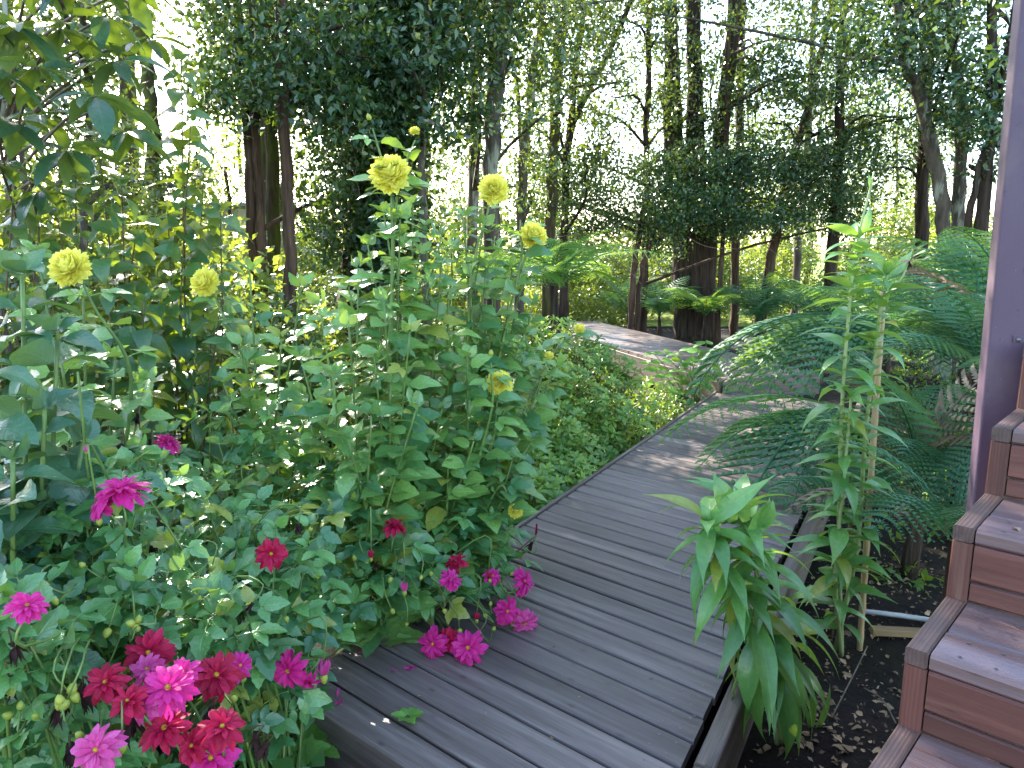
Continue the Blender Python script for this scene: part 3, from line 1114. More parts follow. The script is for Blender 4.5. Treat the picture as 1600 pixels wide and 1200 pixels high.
def tree(label, trunks, d, bark, spread, ylow, ncl, leaf, size=.085, per=85, rad=.40, top=9.5, boxes=(), group='trees of the shady grove', name='grove_tree', dz=1.0, up=-620, nbranch=7, inframe=20):
    base = at(trunks[0][0][0], trunks[0][0][1], d)
    root = empty(name, (base.x, d, GZ), label, 'tree', group)
    axes = []
    for pts in trunks:
        P, Rr = trunk_from_px(pts, d, top + rng.uniform(-1, 1))
        n = 5 * (len(P) - 1)
        S = smooth_line(P, n)
        S = [p + Vector((rng.gauss(0, .012), rng.gauss(0, .012), 0)) for p in S]
        rr = []
        for i in range(n + 1):
            t = i / n * (len(P) - 1)
            k = min(int(t), len(P) - 2)
            rr.append((Rr[k] + (Rr[k + 1] - Rr[k]) * (t - k)) * rng.uniform(.93, 1.07))
        v, f, u = tube(S, rr, 16, .1)
        put('trunk', mesh('trunk', v, f, MAT[bark], u), root)
        axes.append(S)
    cs, rs = [], []
    if ncl:
        tx, ty = trunks[0][-1][0], min(330, max(110, ylow + 90))
        boxes = tuple(boxes) + ((tx - 125, -40, tx + 125, ty, inframe, 0),)
    for _ in range(int(ncl * .5)):
        S = rng.choice(axes)
        q = trunks[0][-1]
        py = rng.uniform(up, ylow)
        px = q[0] + rng.gauss(0, spread)
        c = at(px, py, d + rng.gauss(0, dz))
        cs.append(c)
        rs.append(rad * rng.uniform(.6, 1.3))
    for (x0, y0, x1, y1, n, dj) in boxes:
        for _ in range(n):
            cs.append(at(rng.uniform(x0, x1), rng.uniform(y0, y1), d + dj + rng.gauss(0, .45)))
            rs.append(rad * rng.uniform(.5, 1.0))
    if cs:
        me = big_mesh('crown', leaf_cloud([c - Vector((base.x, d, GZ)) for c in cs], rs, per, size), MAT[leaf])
        o = put('crown', me)
        o.parent = root
        tag(o, kind='stuff')
    pick = rng.sample(range(len(cs)), min(nbranch + len(boxes) * 2, len(cs)))
    for i in pick:
        c = cs[i]
        S = min(axes, key=lambda a: min((p - c).length for p in a))
        low = [p for p in S if p.z < c.z - .25 * (Vector((p.x - c.x, p.y - c.y)).length) and p.z > .7] or S[len(S) // 2:len(S) // 2 + 1]
        s0 = min(low, key=lambda p: (p - c).length)
        mid = s0.lerp(c, .5) + Vector((rng.gauss(0, .12), rng.gauss(0, .12), .12))
        Q = smooth_line([s0, mid, c, c + (c - s0) * .2 + Vector((0, 0, -.05))], 8)
        v, f, u = tube(Q, [.03 - .0028 * j for j in range(9)], 5)
        put('branch', mesh('branch', v, f, MAT[bark], u), root)
    return root


TREES = [
    ('leafy multi stemmed tree behind the top left glossy leaves', [[(20, 420, 16), (16, 200, 15), (12, 0, 14)], [(130, 420, 12), (140, 200, 11), (128, 0, 10)]], 6.6, 'bark_grey', 110, -30, 50, 'crown_mid', dict(size=.075, boxes=((-60, 30, 205, 320, 60, 0), (60, 250, 330, 360, 24, .6)), nbranch=5)),
    ('small bushy tree behind the climbers at mid left', [[(310, 470, 7), (300, 330, 6), (306, 250, 6)], [(355, 470, 6), (360, 330, 5), (352, 260, 5)]], 10.5, 'bark_red', 20, 250, 0, 'crown_lit', dict(top=2.6, size=.07, boxes=((250, 270, 375, 470, 40, 0), (180, 330, 300, 480, 30, 0)), nbranch=2)),
    ('lone slender mossy trunk rising against the bright sky at left', [[(243, 300, 21), (240, 200, 20), (228, 90, 19), (214, 0, 17)]], 9.0, 'bark_moss', 130, -40, 75, 'crown_mid', dict(inframe=0, boxes=((300, 0, 370, 190, 5, 0), (120, 0, 215, 60, 7, 1),))),
    ('twin reddish trunks standing left of the ivy covered tree', [[(396, 440, 16), (388, 250, 15), (377, 120, 14), (371, 0, 13)], [(412, 440, 14), (404, 250, 13), (396, 100, 12), (394, 0, 11)]], 8.0, 'bark_red', 90, 150, 85, 'crown_dark', dict(inframe=0, boxes=((330, 30, 470, 190, 24, -.3), (480, 60, 570, 330, 16, .6)))),
    ('dark moss covered trunk between two reddish trunks', [[(430, 430, 20), (427, 300, 20), (424, 150, 18), (420, 0, 16)]], 9.6, 'bark_moss', 60, 110, 60, 'crown_dark', dict(inframe=6)),
    ('brown stringy barked trunk just left of the ivy mass', [[(456, 520, 19), (450, 330, 18), (444, 180, 18), (437, 0, 17)]], 7.4, 'bark_red', 80, 120, 70, 'crown_dark', dict(boxes=((430, 90, 530, 215, 16, .3), (470, 0, 560, 150, 12, .3)))),
    ('massive dark trunk wrapped in hanging ivy at centre left', [[(570, 440, 78), (590, 260, 72), (607, 120, 66), (616, 0, 60)]], 9.0, 'bark_dark', 150, 40, 85, 'crown_dark', dict(boxes=((480, 0, 600, 130, 16, 0), (640, 0, 720, 120, 10, -.4)))),
    ('thin whitish lichen covered trunk right of the ivy tree', [[(663, 370, 11), (660, 200, 10), (664, 90, 9), (668, 0, 9)]], 8.2, 'bark_grey', 60, 130, 40, 'crown_dark', {}),
    ('straight grey trunk behind the second yellow dahlia bloom', [[(738, 380, 17), (741, 200, 18), (744, 100, 18), (748, 0, 17)]], 10.2, 'bark_grey', 80, 200, 60, 'crown_dark', dict(boxes=((690, 40, 760, 240, 12, -.3),))),
    ('thick grey brown trunk with a dark hollow right of centre left grove', [[(768, 390, 27), (766, 260, 26), (775, 110, 26), (783, 0, 27)]], 9.2, 'bark_grey', 70, 60, 55, 'crown_mid', dict(boxes=((700, 0, 820, 70, 9, 0),))),
    ('slim trunk leaning right towards a bright sky gap', [[(812, 420, 14), (818, 260, 14), (832, 120, 13), (848, 20, 12)]], 11.0, 'bark_grey', 60, 30, 40, 'crown_mid', dict(boxes=((770, 170, 850, 330, 14, 0),))),
    ('straight mossy trunk right of the bright sky gap', [[(858, 400, 17), (864, 250, 17), (870, 120, 18), (876, 0, 18)]], 12.0, 'bark_moss', 90, 180, 70, 'crown_mid', dict(boxes=((870, 0, 960, 110, 14, 0),))),
    ('thin trunk leaning strongly right with forked upper branches', [[(880, 420, 11), (888, 230, 11), (915, 150, 10), (975, 30, 9)], [(886, 250, 10), (905, 80, 8), (912, 0, 7)]], 12.5, 'bark_dark', 80, 150, 60, 'crown_mid', dict(boxes=((840, 190, 960, 280, 14, -.5),))),
    ('slender dark trunk with side branch in front of pale sky', [[(1008, 430, 10), (1010, 260, 9), (1012, 130, 9), (1016, 0, 8)]], 13.2, 'bark_dark', 90, 190, 60, 'crown_mid', {}),
    ('big dark clump of fused trunks beyond the raised boardwalk', [[(1078, 505, 46), (1070, 330, 40), (1052, 180, 22), (1050, 0, 18)], [(1090, 505, 40), (1088, 320, 34), (1085, 160, 24), (1082, 0, 20)], [(1105, 505, 24), (1114, 320, 22), (1134, 140, 20), (1150, 0, 17)], [(1066, 500, 24), (1056, 330, 16), (1042, 220, 12), (1046, 0, 10)]], 13.6, 'bark_dark', 150, 120, 95, 'crown_dark', dict(boxes=((1040, 240, 1180, 340, 26, -1), (1000, 60, 1180, 220, 24, 0)))),
    ('thin straight orange brown sapling right of the fused trunks', [[(1122, 495, 8), (1130, 360, 7), (1136, 200, 7), (1138, 60, 6)]], 13.0, 'bark_red', 70, 60, 30, 'crown_mid', {}),
    ('narrow dark trunk with straight sides left of the red leaning trunk', [[(1148, 480, 13), (1150, 340, 13), (1156, 180, 12), (1160, 40, 11)]], 14.5, 'bark_red', 90, 200, 50, 'crown_dark', dict(boxes=((1150, 200, 1290, 330, 24, -1.5),))),
    ('reddish trunk leaning right and forking above the far ferns', [[(1192, 480, 17), (1206, 400, 16), (1222, 310, 14), (1262, 170, 11), (1292, 40, 9)]], 13.0, 'bark_red', 90, 180, 55, 'crown_dark', dict(boxes=((1180, 90, 1300, 300, 30, -.5),))),
    ('slim grey trunk behind the red leaning trunk', [[(1242, 465, 11), (1250, 350, 11), (1262, 220, 10), (1270, 60, 9)]], 15.0, 'bark_grey', 90, 170, 50, 'crown_mid', {}),
    ('dark trunk just left of the tall lily tip', [[(1296, 460, 20), (1306, 300, 15), (1314, 150, 13), (1322, 0, 12)]], 12.5, 'bark_dark', 80, 160, 55, 'crown_dark', dict(boxes=((1280, 180, 1360, 330, 22, 0),))),
    ('short dark trunk between the tall lily and the pale leaning trunk', [[(1434, 470, 20), (1440, 320, 18), (1448, 160, 17), (1454, 0, 16)]], 12.0, 'bark_dark', 90, 130, 60, 'crown_mid', dict(boxes=((1340, 200, 1450, 310, 20, 0),))),
    ('pale lichen spotted trunk bending left at right side of grove', [[(1482, 450, 22), (1472, 320, 20), (1460, 240, 19), (1438, 150, 17), (1412, 75, 15)]], 10.0, 'bark_grey', 110, 90, 90, 'crown_dark', dict(inframe=6, boxes=((1320, 0, 1500, 95, 34, 0),))),
    ('pale straight trunk beside the one bending left', [[(1494, 450, 20), (1498, 320, 18), (1502, 180, 16), (1488, 60, 14)]], 10.4, 'bark_grey', 90, 110, 70, 'crown_dark', dict(inframe=6, boxes=((1440, 100, 1560, 200, 14, 0),))),
    ('dark forked trunk nearest to the purple post', [[(1526, 450, 20), (1538, 300, 18), (1548, 180, 15), (1550, 0, 13)], [(1520, 440, 13), (1512, 360, 11), (1530, 260, 9), (1560, 150, 8)]], 9.6, 'bark_dark', 80, 140, 70, 'crown_dark', dict(inframe=10, boxes=((1500, 60, 1600, 300, 22, 0),))),
    ('narrow dark trunk half hidden by the purple post', [[(1552, 450, 13), (1564, 300, 13), (1580, 150, 12), (1592, 20, 11)]], 10.2, 'bark_dark', 80, 120, 45, 'crown_mid', {}),
    ('low spreading tree with twin pinkish stems over the raised boardwalk', [[(984, 520, 10), (990, 430, 10), (1002, 350, 9), (1012, 290, 8)], [(994, 520, 9), (1002, 430, 9), (1020, 360, 8), (1040, 300, 7)]], 12.7, 'bark_red', 10, 10, 0, 'crown_dark', dict(top=2.6, size=.068, per=115, rad=.38, boxes=((835, 245, 1060, 355, 95, 0), (1000, 240, 1340, 355, 150, -.3), (860, 330, 1060, 392, 30, 0), (1120, 330, 1290, 372, 20, .3)), nbranch=4)),
]
for lab, tr, d, bark, spread, ylow, ncl, leaf, kw in TREES:
    tree(lab, tr, d, bark, spread, ylow, ncl, leaf, **kw)

# shade trees whose crowns lean over the garden from beyond the left edge, and the sparse wood behind
for i, (x, y) in enumerate([(-6.5, 8.6), (-8.6, 11.2), (-4.4, 12.6), (-7.6, 14.5), (-11, 9.5)]):
    px = 800 + x / y * F_PX
    tree('tall leafy tree beyond the left side of the garden', [[(px, 420, 26), (px + 6, 200, 24), (px - 4, 0, 22)]], y, 'bark_moss', 150, -60, 80, 'crown_mid', per=90, size=.08, rad=.5, nbranch=4, inframe=0, group='tall trees beyond the left side')

BACK = []
for v in range(3):
    cs = [Vector((rng.gauss(0, 1.3), rng.gauss(0, 1.3), rng.uniform(2.6, 8.5))) for _ in range(90)]
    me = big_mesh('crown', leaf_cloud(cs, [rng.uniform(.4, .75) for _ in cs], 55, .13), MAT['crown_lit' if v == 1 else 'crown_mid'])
    P = [Vector((rng.gauss(0, .12), rng.gauss(0, .1), z)) for z in np.linspace(-.2, 9, 7)]
    t = tube(smooth_line(P, 24), [.12 - .004 * j for j in range(25)], 8, .06)
    BACK.append((me, mesh('trunk', t[0], t[1], MAT['bark_dark'], t[2])))
spots = []
while len(spots) < 15:
    y = rng.uniform(17.5, 38)
    x = rng.uniform(-.62, .75) * y
    if -.58 * y < x < -.40 * y:
        continue
    if all((x - a) ** 2 + (y - b) ** 2 > 2.2 for a, b in spots):
        spots.append((x, y))
for i, (x, y) in enumerate(spots):
    r = empty('background_tree', (x, y, GZ), 'far slender tree in the sunlit wood behind the grove', 'tree', 'far trees behind the grove')
    me, tm = BACK[i % 3]
    a = rng.uniform(0, 6.28)
    sc = rng.uniform(.85, 1.2)
    for nm, m in (('crown', me), ('trunk', tm)):
        o = bpy.data.objects.new(nm, m)
        C.objects.link(o)
        o.parent = r
        o.rotation_euler = (0, 0, a)
        o.scale = (sc, sc, sc)
        if nm == 'crown':
            tag(o, kind='stuff')

# sunlit shrubs under and behind the trees
SHR = []
for v in range(3):
    cs = []
    for _ in range(70):
        a, h = rng.uniform(0, 6.28), rng.random()
        q = 1.15 * math.sqrt(1 - .6 * h * h) * rng.random() ** .4
        cs.append(Vector((q * math.cos(a), q * math.sin(a), .15 + 1.9 * h)))
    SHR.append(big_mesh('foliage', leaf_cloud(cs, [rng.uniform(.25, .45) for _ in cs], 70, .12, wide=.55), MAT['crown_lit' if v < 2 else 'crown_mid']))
sh = [(-9.0, 20, 1.3), (-6.6, 17.5, 1.1), (-4.6, 15.5, 1.1), (-3.0, 18, 1.3), (-1.2, 16, 1.0), (.4, 18.5, 1.2), (1.2, 15.2, .8), (2.1, 17.2, 1.0), (3.6, 19.5, 1.2), (5.4, 18.2, .85), (7.2, 20, 1.1), (9, 18.5, 1.0), (10.6, 17.2, 1.1), (12.5, 20, 1.3), (4.6, 23, 1.4), (8.2, 25, 1.5), (-2, 24, 1.5), (-7, 25, 1.5), (13, 25, 1.6), (1.5, 26, 1.6),
      (-1.8, 11.6, .7), (-.9, 12.8, .7), (.3, 13.4, .62), (-3.4, 11.8, .7)]
for i, (x, y, s) in enumerate(sh):
    r = empty('background_shrub', (x, y, GZ), 'sunlit yellow green shrub in the clearing behind the tree trunks', 'shrub', 'sunlit shrubs behind the trunks')
    o = bpy.data.objects.new('foliage', SHR[i % 3])
    C.objects.link(o)
    o.parent = r
    o.rotation_euler = (0, 0, rng.uniform(0, 6.28))
    o.scale = (s, s, s * rng.uniform(.8, 1.15))
    tag(o, kind='stuff')

for i, (x, y, s_, lab) in enumerate([(-4.4, 6.9, 1.0, 'yellow green backlit bush at the left edge behind the climbers'), (-3.1, 7.6, .95, 'yellow green backlit bush left of the twin reddish trunks'), (-2.35, 6.2, .62, 'low sunlit bush before the twin reddish trunks'), (-5.4, 8.8, 1.2, 'tall backlit bush under the lone slender trunk'), (-1.5, 6.9, .6, 'shaded low bush at the foot of the ivy tree'), (-3.7, 5.4, .8, 'shaded bush right behind the left climbers')]):
    r = empty('garden_bush', (x, y, GZ), lab, 'bush', 'bushes behind the left garden bed')
    o = bpy.data.objects.new('foliage', SHR[i % 3])
    C.objects.link(o)
    o.parent = r
    o.rotation_euler = (0, 0, rng.uniform(0, 6.28))
    o.scale = (s_, s_, s_)
    tag(o, kind='stuff')

# ivy and hanging vines on the dark trunk
iv = empty('ivy_vine', at(575, 440, 8.6), 'dark hanging ivy with bare vines draping the massive trunk', 'ivy')
cs, rs = [], []
for _ in range(190):
    py = rng.uniform(-120, 430)
    px = 612 - .09 * py + rng.gauss(0, 62 if py < 250 else 52)
    cs.append(at(px, py, 8.75 + rng.gauss(0, .3)) - iv.location)
    rs.append(rng.uniform(.18, .34))
o = put('foliage', big_mesh('foliage', leaf_cloud(cs, rs, 120, .075, flat=1.4, droop=.8, wide=.75), MAT['ivy']))
o.parent = iv
tag(o, kind='stuff')
for i in range(14):
    px = rng.uniform(500, 690)
    y0 = rng.uniform(-60, 150)
    pts = [at(px + rng.gauss(0, 14) + 8 * q, y0 + q * rng.uniform(45, 70), 8.35 + rng.gauss(0, .12)) for q in range(6)]
    stem_to(iv, pts, .008, .004, 'twig', 'vine', 16, 4)

# bare twigs hanging among the leaves
tw = empty('bare_twigs', at(980, 370, 12.4), 'thin bare grey twigs crossing below the low tree crown', 'branch')
for i in range(16):
    x, y = rng.uniform(860, 1130), rng.uniform(300, 380)
    a = rng.uniform(-.6, .6)
    L_ = rng.uniform(60, 150)
    pts = [at(x + L_ * t * math.cos(a) + rng.gauss(0, 5), y + L_ * t * math.sin(a) + 30 * t * t + rng.gauss(0, 4), 12.35 + .2 * rng.random()) for t in (0, .35, .7, 1)]
    stem_to(tw, pts, .009, .003, 'twig', 'twig', 10, 4)

# house glimpsed at far left
hs = empty('cream_house', (-8.2, 19.5, GZ), 'cream clapboard house wall glimpsed between the leaves at far left', 'house')
for i in range(14):
    box_board('clapboard', Vector((-14.5, 19.5 - .012 * (i % 2), GZ + .2 * i)), (1, 0, 0), (0, 1, 0), (0, 0, 1), 7.4, .05, .192, MAT['siding'], hs, .006)
box_board('wall', Vector((-14.5, 19.56, GZ - .1)), (1, 0, 0), (0, 1, 0), (0, 0, 1), 7.4, 4.0, 2.9, MAT['siding'], hs, .01)
V = [(-14.9, 19.1, 2.55), (-6.7, 19.1, 2.55), (-6.7, 21.6, 3.4), (-14.9, 21.6, 3.4), (-14.9, 24, 2.55), (-6.7, 24, 2.55)]
V2 = V + [(a, b, c + .08) for a, b, c in V]
put('roof', mesh('roof', V2, [(0, 1, 2, 3)[::-1], (3, 2, 5, 4)[::-1], (6, 7, 8, 9), (9, 8, 11, 10), (0, 6, 7, 1), (1, 7, 8, 2), (2, 8, 11, 5), (0, 3, 9, 6), (3, 4, 10, 9), (4, 5, 11, 10)], MAT['roof'], smooth=False), hs)
q = at(343, 390, 15)
tub = empty('plant_tub', (q.x, q.y, q.z - .2), 'black tub standing on a post near the twin reddish trunks', 'tub')
v, f, u = tube([Vector((q.x, q.y, q.z - .12)), Vector((q.x, q.y, q.z - .1)), Vector((q.x, q.y, q.z + .1)), Vector((q.x, q.y, q.z + .13))], [.12, .16, .2, .215], 14)
put('bowl', mesh('bowl', v, f, MAT['black'], u), tub)
v, f, u = tube([Vector((q.x, q.y, GZ - .1)), Vector((q.x, q.y, q.z - .1))], .05, 8)
put('stand', mesh('stand', v, f, MAT['bark_red'], u), tub)

# ------------------------------------------------------------------ ferns
def fern(label, x, y, crown_z, length, n, key, group, tilt=(-8, 18), az=None, trunk=False, spread=math.pi, mix=None):
    r = empty('fern', (x, y, GZ), label, 'fern', group)
    c = Vector((x, y, crown_z))
    v, f, u = tube([Vector((x, y, GZ - .1)), Vector((x + .02, y, (GZ + crown_z) / 2)), c + Vector((0, 0, .02))], [.07, .055, .045] if trunk else [.05, .04, .02], 8, .1)
    put('rootstock', mesh('rootstock', v, f, MAT['bark_dark'], u), r)
    a0 = rng.uniform(0, 6.28)
    for i in range(n):
        a = (a0 + 2 * math.pi * i / n + rng.uniform(-.25, .25)) if az is None else az + spread * (2 * (i + .5) / n - 1) + rng.uniform(-.15, .15)
        d = Vector((math.sin(a), math.cos(a), math.tan(R(rng.uniform(*tilt)))))
        L_ = length * rng.uniform(.75, 1.12)
        k = key if (mix is None or rng.random() > mix[1]) else mix[0]
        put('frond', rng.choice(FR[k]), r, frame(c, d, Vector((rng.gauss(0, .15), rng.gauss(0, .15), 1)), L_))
    return r


GF = 'ferns along the right side of the boardwalk'
fern('fern with bronze and green fronds behind the tall lily stakes', 2.15, 3.75, .28, .95, 12, 'fern', GF, (-6, 22), mix=('old', .35))
fern('drooping fern between the tall lily and the purple post', 1.98, 3.12, .22, .8, 11, 'fern', GF, (-5, 20), mix=('old', .2))
fern('tall fern rising behind the bamboo stake', 3.1, 4.9, .7, 1.2, 13, 'fern', GF, (0, 20), mix=('old', .15))
fern('fern on a thin dark stem left of the purple post', 2.75, 4.25, .75, 1.0, 12, 'fern', GF, (-4, 16), trunk=True)
fern('broad fern just behind the purple post', 3.6, 5.2, .85, 1.2, 13, 'fern', GF, (0, 18))
fern('pale green fern farthest right beyond the bank', 4.3, 6.6, .75, 1.25, 13, 'lit', GF, (0, 20))
fern('low fern at the soil edge beside the boardwalk rail', 2.0, 4.0, .05, .75, 10, 'fern', GF, (-2, 25), mix=('old', .3))
fern('light green fern beyond the raised boardwalk corner', 4.2, 8.2, .6, 1.15, 12, 'lit', GF, (0, 20))
fern('fern filling the gap behind the stair post base', 2.6, 3.6, .3, .85, 11, 'fern', GF, (0, 25), mix=('old', .3))
fern('fern spilling over the right rail near the raised step', 3.45, 6.9, .5, 1.1, 12, 'lit', GF, (-8, 15))
def frond_to(r, base, tip, key, idx=2, roll=0.0):
    me = FR[key][idx]
    e_ = Vector(CH[key][idx])
    c0 = math.atan2(e_.z, e_.y)
    v_ = tip - base
    hz = Vector((v_.x, v_.y, 0))
    tl = math.atan2(v_.z, hz.length) - c0
    d_ = hz.normalized() * math.cos(tl) + Vector((0, 0, math.sin(tl)))
    put('frond', me, r, frame(base, d_, Vector((roll, 0, 1)), v_.length / e_.length))


hf = empty('fern', (2.3, 4.95, GZ), 'fern whose light fronds reach farthest left across the planks', 'fern', GF)
v, f, u = tube([Vector((2.3, 4.95, GZ - .1)), Vector((2.3, 4.95, .45))], [.05, .03], 8, .1)
put('rootstock', mesh('rootstock', v, f, MAT['bark_dark'], u), hf)
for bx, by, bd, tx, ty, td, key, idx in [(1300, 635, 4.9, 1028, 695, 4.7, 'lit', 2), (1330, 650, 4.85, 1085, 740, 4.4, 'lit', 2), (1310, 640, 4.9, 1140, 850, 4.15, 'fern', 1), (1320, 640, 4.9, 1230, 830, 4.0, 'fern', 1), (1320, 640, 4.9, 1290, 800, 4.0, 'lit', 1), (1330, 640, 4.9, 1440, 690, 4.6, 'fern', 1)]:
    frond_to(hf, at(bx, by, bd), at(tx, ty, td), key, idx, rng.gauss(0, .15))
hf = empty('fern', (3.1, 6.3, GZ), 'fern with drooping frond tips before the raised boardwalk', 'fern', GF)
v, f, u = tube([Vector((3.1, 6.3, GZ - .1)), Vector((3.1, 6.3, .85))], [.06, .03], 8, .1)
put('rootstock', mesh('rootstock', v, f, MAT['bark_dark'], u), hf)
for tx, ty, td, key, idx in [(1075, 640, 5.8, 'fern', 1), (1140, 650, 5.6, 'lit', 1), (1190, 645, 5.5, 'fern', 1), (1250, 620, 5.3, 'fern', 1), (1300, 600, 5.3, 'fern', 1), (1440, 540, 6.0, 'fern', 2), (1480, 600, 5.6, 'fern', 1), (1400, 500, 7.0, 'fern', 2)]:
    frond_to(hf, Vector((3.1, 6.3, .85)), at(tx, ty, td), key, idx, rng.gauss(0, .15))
GB = 'ferns under the trees beyond the raised boardwalk'
for i, (x, y, z) in enumerate([(2.6, 13.0, .3), (3.3, 12.6, .35), (4.1, 12.2, .3), (4.9, 12.8, .4), (5.6, 12.0, .35), (6.4, 12.6, .4), (7.2, 11.6, .4), (5.2, 10.6, .35), (4.4, 10.2, .3), (6.2, 10.4, .4), (2.2, 14.0, .3)]):
    fern('feathery low fern beneath the trees beyond the raised boardwalk', x, y, z, 1.05, 10, 'lit' if i % 2 else 'fern', GB, (5, 30))
fern('tree fern with lacy light green fronds behind the yellow dahlias', .45, 7.9, 1.12, 1.15, 16, 'lit', None, (-10, 14), trunk=True)
fern('second lacy fern left of the tree fern crown', -.25, 8.4, .95, 1.0, 12, 'lit', None, (-5, 16), trunk=True)

# ------------------------------------------------------------------ azaleas
poly = [(660, 520), (760, 500), (880, 498), (940, 528), (1005, 585), (1055, 612), (1092, 640), (1050, 652), (1000, 690), (905, 758), (850, 792), (822, 740), (760, 640), (680, 600)]
ctrl = [(850, 490, 6.8), (950, 505, 7.4), (1090, 625, 7.3), (1050, 600, 7.2), (1000, 688, 5.85), (905, 757, 4.75), (850, 790, 4.4), (825, 700, 4.8), (900, 600, 6.0), (800, 560, 5.8), (950, 650, 5.9), (700, 520, 6.0), (870, 680, 5.1), (960, 560, 6.7)]
pts = scatter(poly, 820, 8.5, ctrl)
names = {0: 'dense low azalea shrub nearest along the left deck edge', 1: 'middle azalea shrub of glossy small whorls beside the boardwalk', 2: 'farthest azalea shrub mounded below the raised boardwalk'}
bases = {0: (.35, 5.1), 1: (.9, 6.3), 2: (1.1, 7.4)}
az = {}
for k_ in range(3):
    az[k_] = [empty('azalea_shrub', (*bases[k_], GZ), names[k_], 'shrub', 'azalea shrubs left of the boardwalk'), 0, [], []]
for x, y, d in sorted(pts, key=lambda p: p[2]):
    k_ = 0 if d < 5.45 else 1 if d < 6.35 else 2
    p = at(x, y, d + rng.gauss(0, .05))
    p.z = max(p.z, GZ + .08)
    r = az[k_]
    r[2].append(p - Vector((.02, -.14, .13)))
    if r[1] < 300:
        r[1] += 1
        nrm_ = Vector((rng.gauss(0, .35), -.35 + rng.gauss(0, .3), 1)).normalized()
        put('leaf_whorl', rng.choice(T['rosette']), r[0], facing(p, nrm_, rng.uniform(.062, .09)))
for k_, r in az.items():
    cs = [p - r[0].location for p in r[2]] + [p - r[0].location + Vector((-.05, .2, -.14)) for p in r[2]]
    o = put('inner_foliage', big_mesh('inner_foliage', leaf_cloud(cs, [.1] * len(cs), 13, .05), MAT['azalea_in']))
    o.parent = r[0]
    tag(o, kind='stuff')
    for i in range(12):
        tip = rng.choice(r[2])
        b_ = Vector((*bases[k_], GZ - .05)) + Vector((rng.gauss(0, .2), rng.gauss(0, .2), 0))
        stem_to(r[0], [b_, b_.lerp(tip, .55) + Vector((0, 0, .12)), tip], .012, .005, 'stem_dark', 'branch', 8, 5)

# broad leaved plant in front of the raised boardwalk
hy = empty('broad_leaved_plant', (1.95, 7.75, GZ), 'bright broad leaved plant under the raised boardwalk edge', 'plant')
for x, y in scatter([(1010, 540), (1060, 530), (1110, 525), (1130, 560), (1110, 600), (1040, 620), (1010, 580)], 20, 14, [(1060, 570, 7.6)]) and [(a, b) for a, b, c in scatter([(1010, 540), (1060, 530), (1110, 525), (1130, 560), (1110, 600), (1040, 620), (1010, 580)], 20, 14, [(1060, 570, 7.6)])]:
    tip = at(x, y, 7.45 + rng.gauss(0, .12))
    b_ = Vector((1.95 + rng.gauss(0, .1), 7.75, GZ - .05))
    P = stem_to(hy, [b_, b_.lerp(tip, .6) + Vector((0, 0, .05)), tip], .006, .003, 'stem', n=6)
    for s in range(5):
        a = s * 1.3 + rng.random()
        leaf_on(hy, 'leaf', ['hyd1'], P[-1 - (s > 2)], Vector((math.cos(a), math.sin(a), .15)), rng.uniform(.1, .15), Vector((0, -.3, 1)) + rvec(.2))
# hosta-like tuft at the step
ho = empty('hosta', gnd(1115, 612, -.1), 'small bright hosta tuft tucked under the raised step', 'plant')
for i in range(12):
    a = i * .52
    leaf_on(ho, 'leaf', ['hyd1'], ho.location + Vector((0, 0, -.05)), Vector((math.cos(a), math.sin(a), rng.uniform(.5, 1.4))), rng.uniform(.16, .24), Vector((0, -.4, 1)))

# ------------------------------------------------------------------ tall climbers and big-leaved shrub at left
def climber(label, base, tips, d, leaf=.155, gap=.087):
    b0 = at(base[0], 700, d)
    r = empty('leafy_climber', (b0.x, d, GZ), label, 'shrub', 'tall leafy climbers at left')
    for (x, y, dd) in tips:
        tip = at(x, y, d + dd)
        b_ = Vector((b0.x + rng.gauss(0, .08), d + rng.gauss(0, .08), GZ - .05))
        m = b_.lerp(tip, .5) + Vector((rng.gauss(0, .05), rng.gauss(0, .05), .1))
        leafy_stem(r, [b_, m, tip], ['heart1'], leaf, gap, .22, .007, .003, 'stem_dark', up_tilt=-.35, shrink=.2, n=16)
    return r


climber('tallest leafy climber with drooping heart shaped leaves at left', (285,), [(283, 95, 0), (298, 190, -.1), (318, 270, .1), (345, 330, 0), (262, 330, -.1), (350, 440, -.2), (248, 470, -.2)], 3.7)
climber('leafy climber between the left edge and the tallest climber', (165,), [(150, 195, 0), (118, 275, .1), (190, 290, -.1), (215, 350, 0), (90, 340, -.1), (165, 400, -.25), (225, 470, -.3)], 3.5)
climber('leafy climber at the left edge of the garden bed', (40,), [(20, 310, 0), (62, 350, .1), (-20, 390, 0), (95, 430, -.1), (10, 470, -.2), (45, 270, .2)], 3.3)
climber('low leafy climber in front of the twin reddish trunks', (360,), [(330, 520, 0), (385, 560, .1), (300, 560, -.1), (420, 600, 0), (350, 600, -.2)], 3.6, .1)

